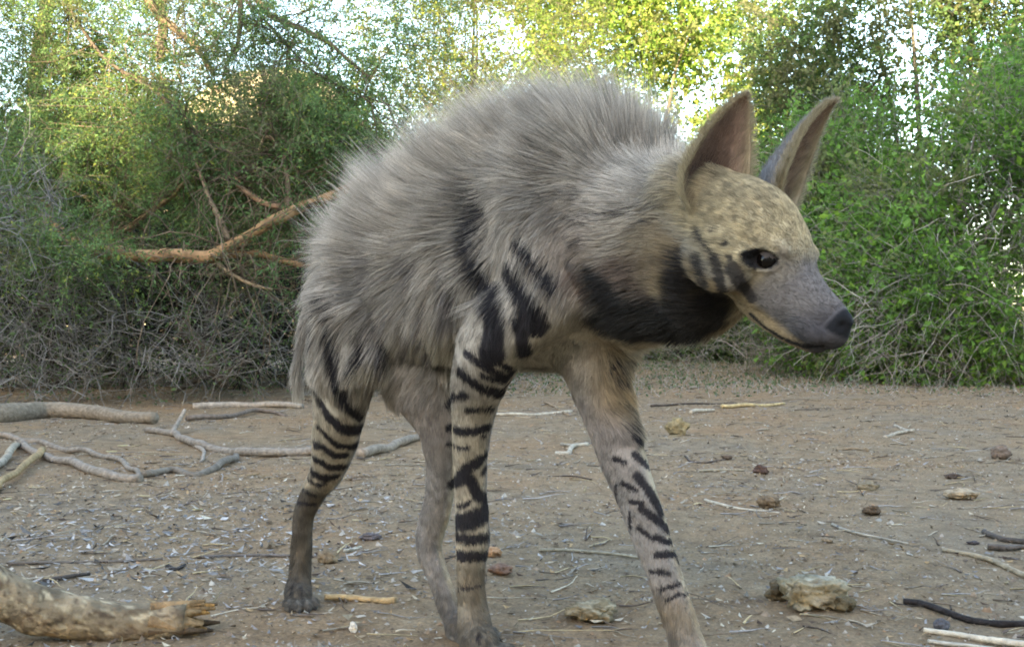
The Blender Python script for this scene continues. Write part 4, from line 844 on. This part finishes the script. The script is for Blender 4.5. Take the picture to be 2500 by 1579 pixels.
def grow(n, weight, seg, seed, rad, lenk=1.0, clump=.45, csize=.010, mode='coat'):
    r = np.random.default_rng(seed); w = fa * weight; w = w / w.sum()
    f = r.choice(len(SQ), n, p=w); a, b = r.random(n), r.random(n)
    q = fv[f]; p = (q[:, 0] * ((1-a)*(1-b))[:, None] + q[:, 1] * (a*(1-b))[:, None] + q[:, 2] * (a*b)[:, None] + q[:, 3] * ((1-a)*b)[:, None])
    ni = NV[SQ[f]]; nn = unit(ni.mean(1)); hw = fhw[f]; bx, by, bz = bodyc(p)
    ln, lay, lift, rid, tw = field(p, nn, bx, by, bz, hw)
    if mode == 'mane': ln = (ln * .9 + (.25 + .75 * rid) * .085 * np.exp(-((bx + .12) / .24) ** 2)) * (.5 + .5 * sstep(-.43, -.32, bx)) * (1 - .25 * sstep(.04, .20, bx))
    lay = lay - nn * np.sum(lay * nn, 1)[:, None]; lay = unit(lay)
    # low-frequency swirl so that the coat lies unevenly
    sw = np.stack([vnoise(p, 14, seed + k) - .5 for k in range(3)], -1) * .55 + np.stack([vnoise(p, 45, seed + 9 + k) - .5 for k in range(3)], -1) * .5
    calm = np.where(hw > .5, .35, 1.0)[:, None]
    d0 = unit(lay + nn * (lift)[:, None] + sw * calm + r.normal(0, .10, (n, 3)) * calm)
    if mode == 'mane':
        dm = unit(nn * .9 + UP * .8 - HD * (.45 + .5 * sstep(-.15, -.40, bx) - .25 * sstep(0, .15, bx))[:, None] + sw * 1.0 + r.normal(0, .16, (n, 3)))
        d0 = unit(d0 * (1 - rid)[:, None] + dm * rid[:, None] + 1e-6)
    d1 = unit(lay * 1.0 + nn * (lift * .35)[:, None] + sw * calm - UP * .12) if mode != 'mane' else unit(d0 * 1 - HD * .38 - UP * .05)
    ln = ln * lenk * (r.uniform(.6, 1.1, n)) * (1 - .35 * (vnoise(p, 30, seed + 77))) * np.where((r.random(n) < .07) & (ln > .02), 1.5, 1)
    t = np.linspace(0, 1, seg)
    pts = p[:, None] + (d0[:, None] * (t - .5 * t ** 2)[None, :, None] + d1[:, None] * (.5 * t ** 2)[None, :, None]) * ln[:, None, None]
    # clumping: tips drawn towards the tip of a guide hair near the root
    cell = np.floor((p + (np.stack([vnoise(p, 90, 40 + k) for k in range(3)], -1) - .5) * csize * 1.2) / csize).astype(int)
    _, inv = np.unique(cell, axis=0, return_inverse=True); inv = inv.ravel(); m = inv.max() + 1
    cnt = np.bincount(inv, minlength=m); cen = np.stack([np.stack([np.bincount(inv, pts[:, k, c], m) / cnt for c in range(3)], -1) for k in range(seg)], 1)
    kk = (t ** 1.5 * clump)[None, :, None] * np.where(ln > .012, 1., .3)[:, None, None]
    pts = pts + (cen[inv] - pts) * kk * np.where(cnt[inv] > 2, 1, 0)[:, None, None]
    # colour: what the coat shows at about mid length
    tang = lay * np.minimum(ln, .05)[:, None] * .55
    idr = skin_at(p + tang + r.normal(0, 1, (n, 3)) * np.clip(ln * .12, .0012, .004)[:, None]); c = C[idr].copy()
    if mode == 'mane':
        c = c * .5 + np.tile(col(.30, .265, .225), (n, 1)) * .5
    cr = r.random(m)[inv]
    dark = C[idr].mean(1) < .06
    var = (1 + (cr - .5) * .6) * r.uniform(.72, 1.28, n)
    c = c * var[:, None]
    tt = np.ones((n, seg, 3)) * c[:, None]
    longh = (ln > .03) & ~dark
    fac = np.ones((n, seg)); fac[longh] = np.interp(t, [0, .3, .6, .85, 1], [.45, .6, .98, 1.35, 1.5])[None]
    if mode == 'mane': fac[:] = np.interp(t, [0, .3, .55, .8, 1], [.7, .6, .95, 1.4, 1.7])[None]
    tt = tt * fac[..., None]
    R = rad * np.interp(t, [0, .5, 1], [1, .75, .06])[None] * r.uniform(.7, 1.3, n)[:, None] * np.where(ln > .02, 1.0, .8)[:, None]
    return pts, R, np.clip(tt, .004, .9)
def curves(name, pts, R, cc, mat, parent):
    n, s, _ = pts.shape; h = bpy.data.hair_curves.new(name); h.add_curves([s] * n)
    h.position_data.foreach_set('vector', pts.astype(np.float32).ravel())
    a = h.attributes.get('radius') or h.attributes.new('radius', 'FLOAT', 'POINT'); a.data.foreach_set('value', R.astype(np.float32).ravel())
    a = h.attributes.new('tint', 'FLOAT_COLOR', 'POINT'); q = np.ones((n * s, 4), np.float32); q[:, :3] = cc.reshape(-1, 3); a.data.foreach_set('color', q.ravel())
    return link(name, h, parent, mat)
skin_m = tinted('hyena_skin', .85, 60, .12, spec=.15)
def fur_mat():
    m, nt, b = new_mat('hyena_fur'); at = nt.nodes.new('ShaderNodeAttribute'); at.attribute_name = 'tint'
    nt.links.new(at.outputs['Color'], b.inputs['Base Color']); b.inputs['Roughness'].default_value = .62; b.inputs['Specular IOR Level'].default_value = .35
    tr = nt.nodes.new('ShaderNodeBsdfTranslucent'); nt.links.new(at.outputs['Color'], tr.inputs['Color'])
    ms = nt.nodes.new('ShaderNodeMixShader'); ms.inputs[0].default_value = .3
    nt.links.new(b.outputs[0], ms.inputs[1]); nt.links.new(tr.outputs[0], ms.inputs[2]); nt.links.new(ms.outputs[0], nt.nodes['Material Output'].inputs['Surface'])
    return m
fur_m = fur_mat()
hy_loc = A(float(HP[0] + SH[0]) / 2, float(HP[1] + SH[1]) / 2, 0)
hyena = link('striped_hyena', None, label='shaggy striped hyena with large ears walking to the right across bare soil', cat='hyena')
# skin and ears: one continuous body mesh
V_, Q_, C_ = [SV], [SQ], [C]; off = len(SV)
ear_roots = []
for v, q, tt, uu, ins, ax, op, sd in EARS:
    ci = mixc(np.tile(col(.25, .165, .125), (len(v), 1)), col(.37, .285, .19), sstep(.55, .95, np.abs(uu)))
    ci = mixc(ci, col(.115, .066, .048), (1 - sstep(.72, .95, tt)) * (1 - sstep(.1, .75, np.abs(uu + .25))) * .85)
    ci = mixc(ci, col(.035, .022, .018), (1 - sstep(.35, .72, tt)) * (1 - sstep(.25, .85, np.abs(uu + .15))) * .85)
    co_ = mixc(np.tile(col(.20, .19, .19), (len(v), 1)), col(.30, .25, .18), sstep(.75, .98, np.abs(uu)))
    ce = np.where(ins[:, None] > .5, ci, co_) * (1 + .3 * (vnoise(v, 150, 4) - .5))[:, None]
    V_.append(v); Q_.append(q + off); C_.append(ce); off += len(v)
for c, s in EYE:                                                       # upper and lower eyelids
    EL.clear(); ell(c + HLs * s * -.0045, (.0123, .0123, .0123), [HF, -HLs, HU]); v, q, t = EL[0]; d = unit(v - (c + HLs * s * -.0045))
    hi = d @ unit(HU * .92 + HLs * s * .25 - HF * .15) > math.cos(math.radians(63)); lo = d @ unit(-HU + HLs * s * .1) > math.cos(math.radians(60))
    for k in (hi, lo):
        f = q[k[q].all(1)]; V_.append(v); Q_.append(f + off); C_.append(np.tile(col(.045, .035, .03), (len(v), 1))); off += len(v)
body = link('body', mesh_np('body', np.vstack(V_), [np.vstack(Q_)], cols=np.vstack(C_)), hyena, skin_m)
# eyes
eye_m, nt, b = new_mat('eye'); b.inputs['Base Color'].default_value = (.004, .0025, .002, 1); b.inputs['Roughness'].default_value = .04; b.inputs['IOR'].default_value = 1.34
for c, s in EYE:
    EL.clear(); cc = c + HLs * s * -.0045
    ell(cc, (.0116, .0116, .0116), [HF, -HLs, HU]); v, q, t = EL[0]
    link('eye', mesh_np('eye', v, [q, t]), hyena, eye_m)
# coat
vis = (fc[:, 2] > .014) * np.where((fhx > .112) & (fhz > -.03) & (fhw > .5), 0, 1.)
er = np.ones(len(fc))
for c, s in EYE: er *= sstep(.012, .0145, np.linalg.norm(fc - c, axis=1))
near = np.where(np.sum(fn * unit(A(0, 0, CAM_H) - fc), 1) > -.35, 1.0, .45)             # a little thinner on the far flank
wcoat = (1 - fhw) * near * np.where(fbz < .42, 1.9, 1.0) * vis
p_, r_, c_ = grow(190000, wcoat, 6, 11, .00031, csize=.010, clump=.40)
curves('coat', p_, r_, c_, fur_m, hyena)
whead = fhw * vis * er
p_, r_, c_ = grow(70000, whead, 4, 12, .00022, csize=.006, clump=.3)
curves('face_fur', p_, r_, c_, fur_m, hyena)
wm = np.exp(-(fby / .075) ** 2) * sstep(.15, .85, fn[:, 2]) * (fbz > .50) * (fbx > -.42) * (1 - fhw)
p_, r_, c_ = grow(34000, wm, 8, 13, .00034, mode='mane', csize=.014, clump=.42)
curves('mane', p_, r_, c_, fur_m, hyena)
# ear fringe: short hairs along the rims
P_, D_, C2 = [], [], []
re = np.random.default_rng(5)
for v, q, tt, uu, ins, ax, op, sd in EARS:
    half = len(v) // 2; n = 22000
    k = re.integers(0, half, n); u_ = uu[k]; t_ = tt[k]; keep = (re.random(n) < (.25 + .75 * np.abs(u_) ** 3)); k = k[keep]
    inside = re.random(len(k)) < .5; idx = np.where(inside, k, k + half)
    base = v[idx] + re.normal(0, .0008, (len(k), 3)); u_ = uu[k][:, None]
    nrm = np.where(inside[:, None], 1, -1) * (op[None] * .5)
    d = unit(ax[None] * .8 + sd[None] * u_ * np.where(np.abs(u_) > .85, .9, .1) * np.where(inside[:, None], 1, 1) + nrm * .35 + re.normal(0, .18, (len(k), 3)))
    ln = re.uniform(.004, .009, len(k)) + .010 * (1 - tt[k]) * inside
    t = np.linspace(0, 1, 4); P_.append(base[:, None] + d[:, None] * t[None, :, None] * ln[:, None, None])
    cc = np.where((np.abs(u_) > .8), col(.38, .31, .20)[None], np.where(inside[:, None], np.where((np.abs(u_ + .25) < .6) & (tt[k][:, None] < .85), col(.21, .14, .11)[None], col(.32, .24, .175)[None]), col(.20, .19, .19)[None])) * re.uniform(.7, 1.3, len(k))[:, None]
    D_.append(len(k)); C2.append(np.repeat(cc[:, None], 4, 1))
p_ = np.vstack(P_); curves('ear_fringe', p_, .00022 * np.interp(np.linspace(0, 1, 4), [0, 1], [1, .2])[None] * np.ones((len(p_), 1)), np.vstack(C2), fur_m, hyena)

# whiskers
rw = np.random.default_rng(8); P_ = []
for s in (-1, 1):
    for k in range(11):
        b0 = H(.075 + rw.uniform(0, .025), s * .0235, -.030 + rw.uniform(-.010, .008)); d = unit(-HF * .5 + HLs * s * 1.0 - HU * rw.uniform(-.1, .7) + rw.normal(0, .12, 3)); t = np.linspace(0, 1, 8)[:, None]; L_ = rw.uniform(.022, .045)
        P_.append(b0 + d * t * L_ + (-UP * .25 - HF * .3) * t ** 2 * L_)
p_ = np.array(P_); curves('whiskers', p_, np.linspace(.00022, .00005, 8)[None] * np.ones((len(p_), 1)), np.full((len(p_), 8, 3), .04), fur_m, hyena)
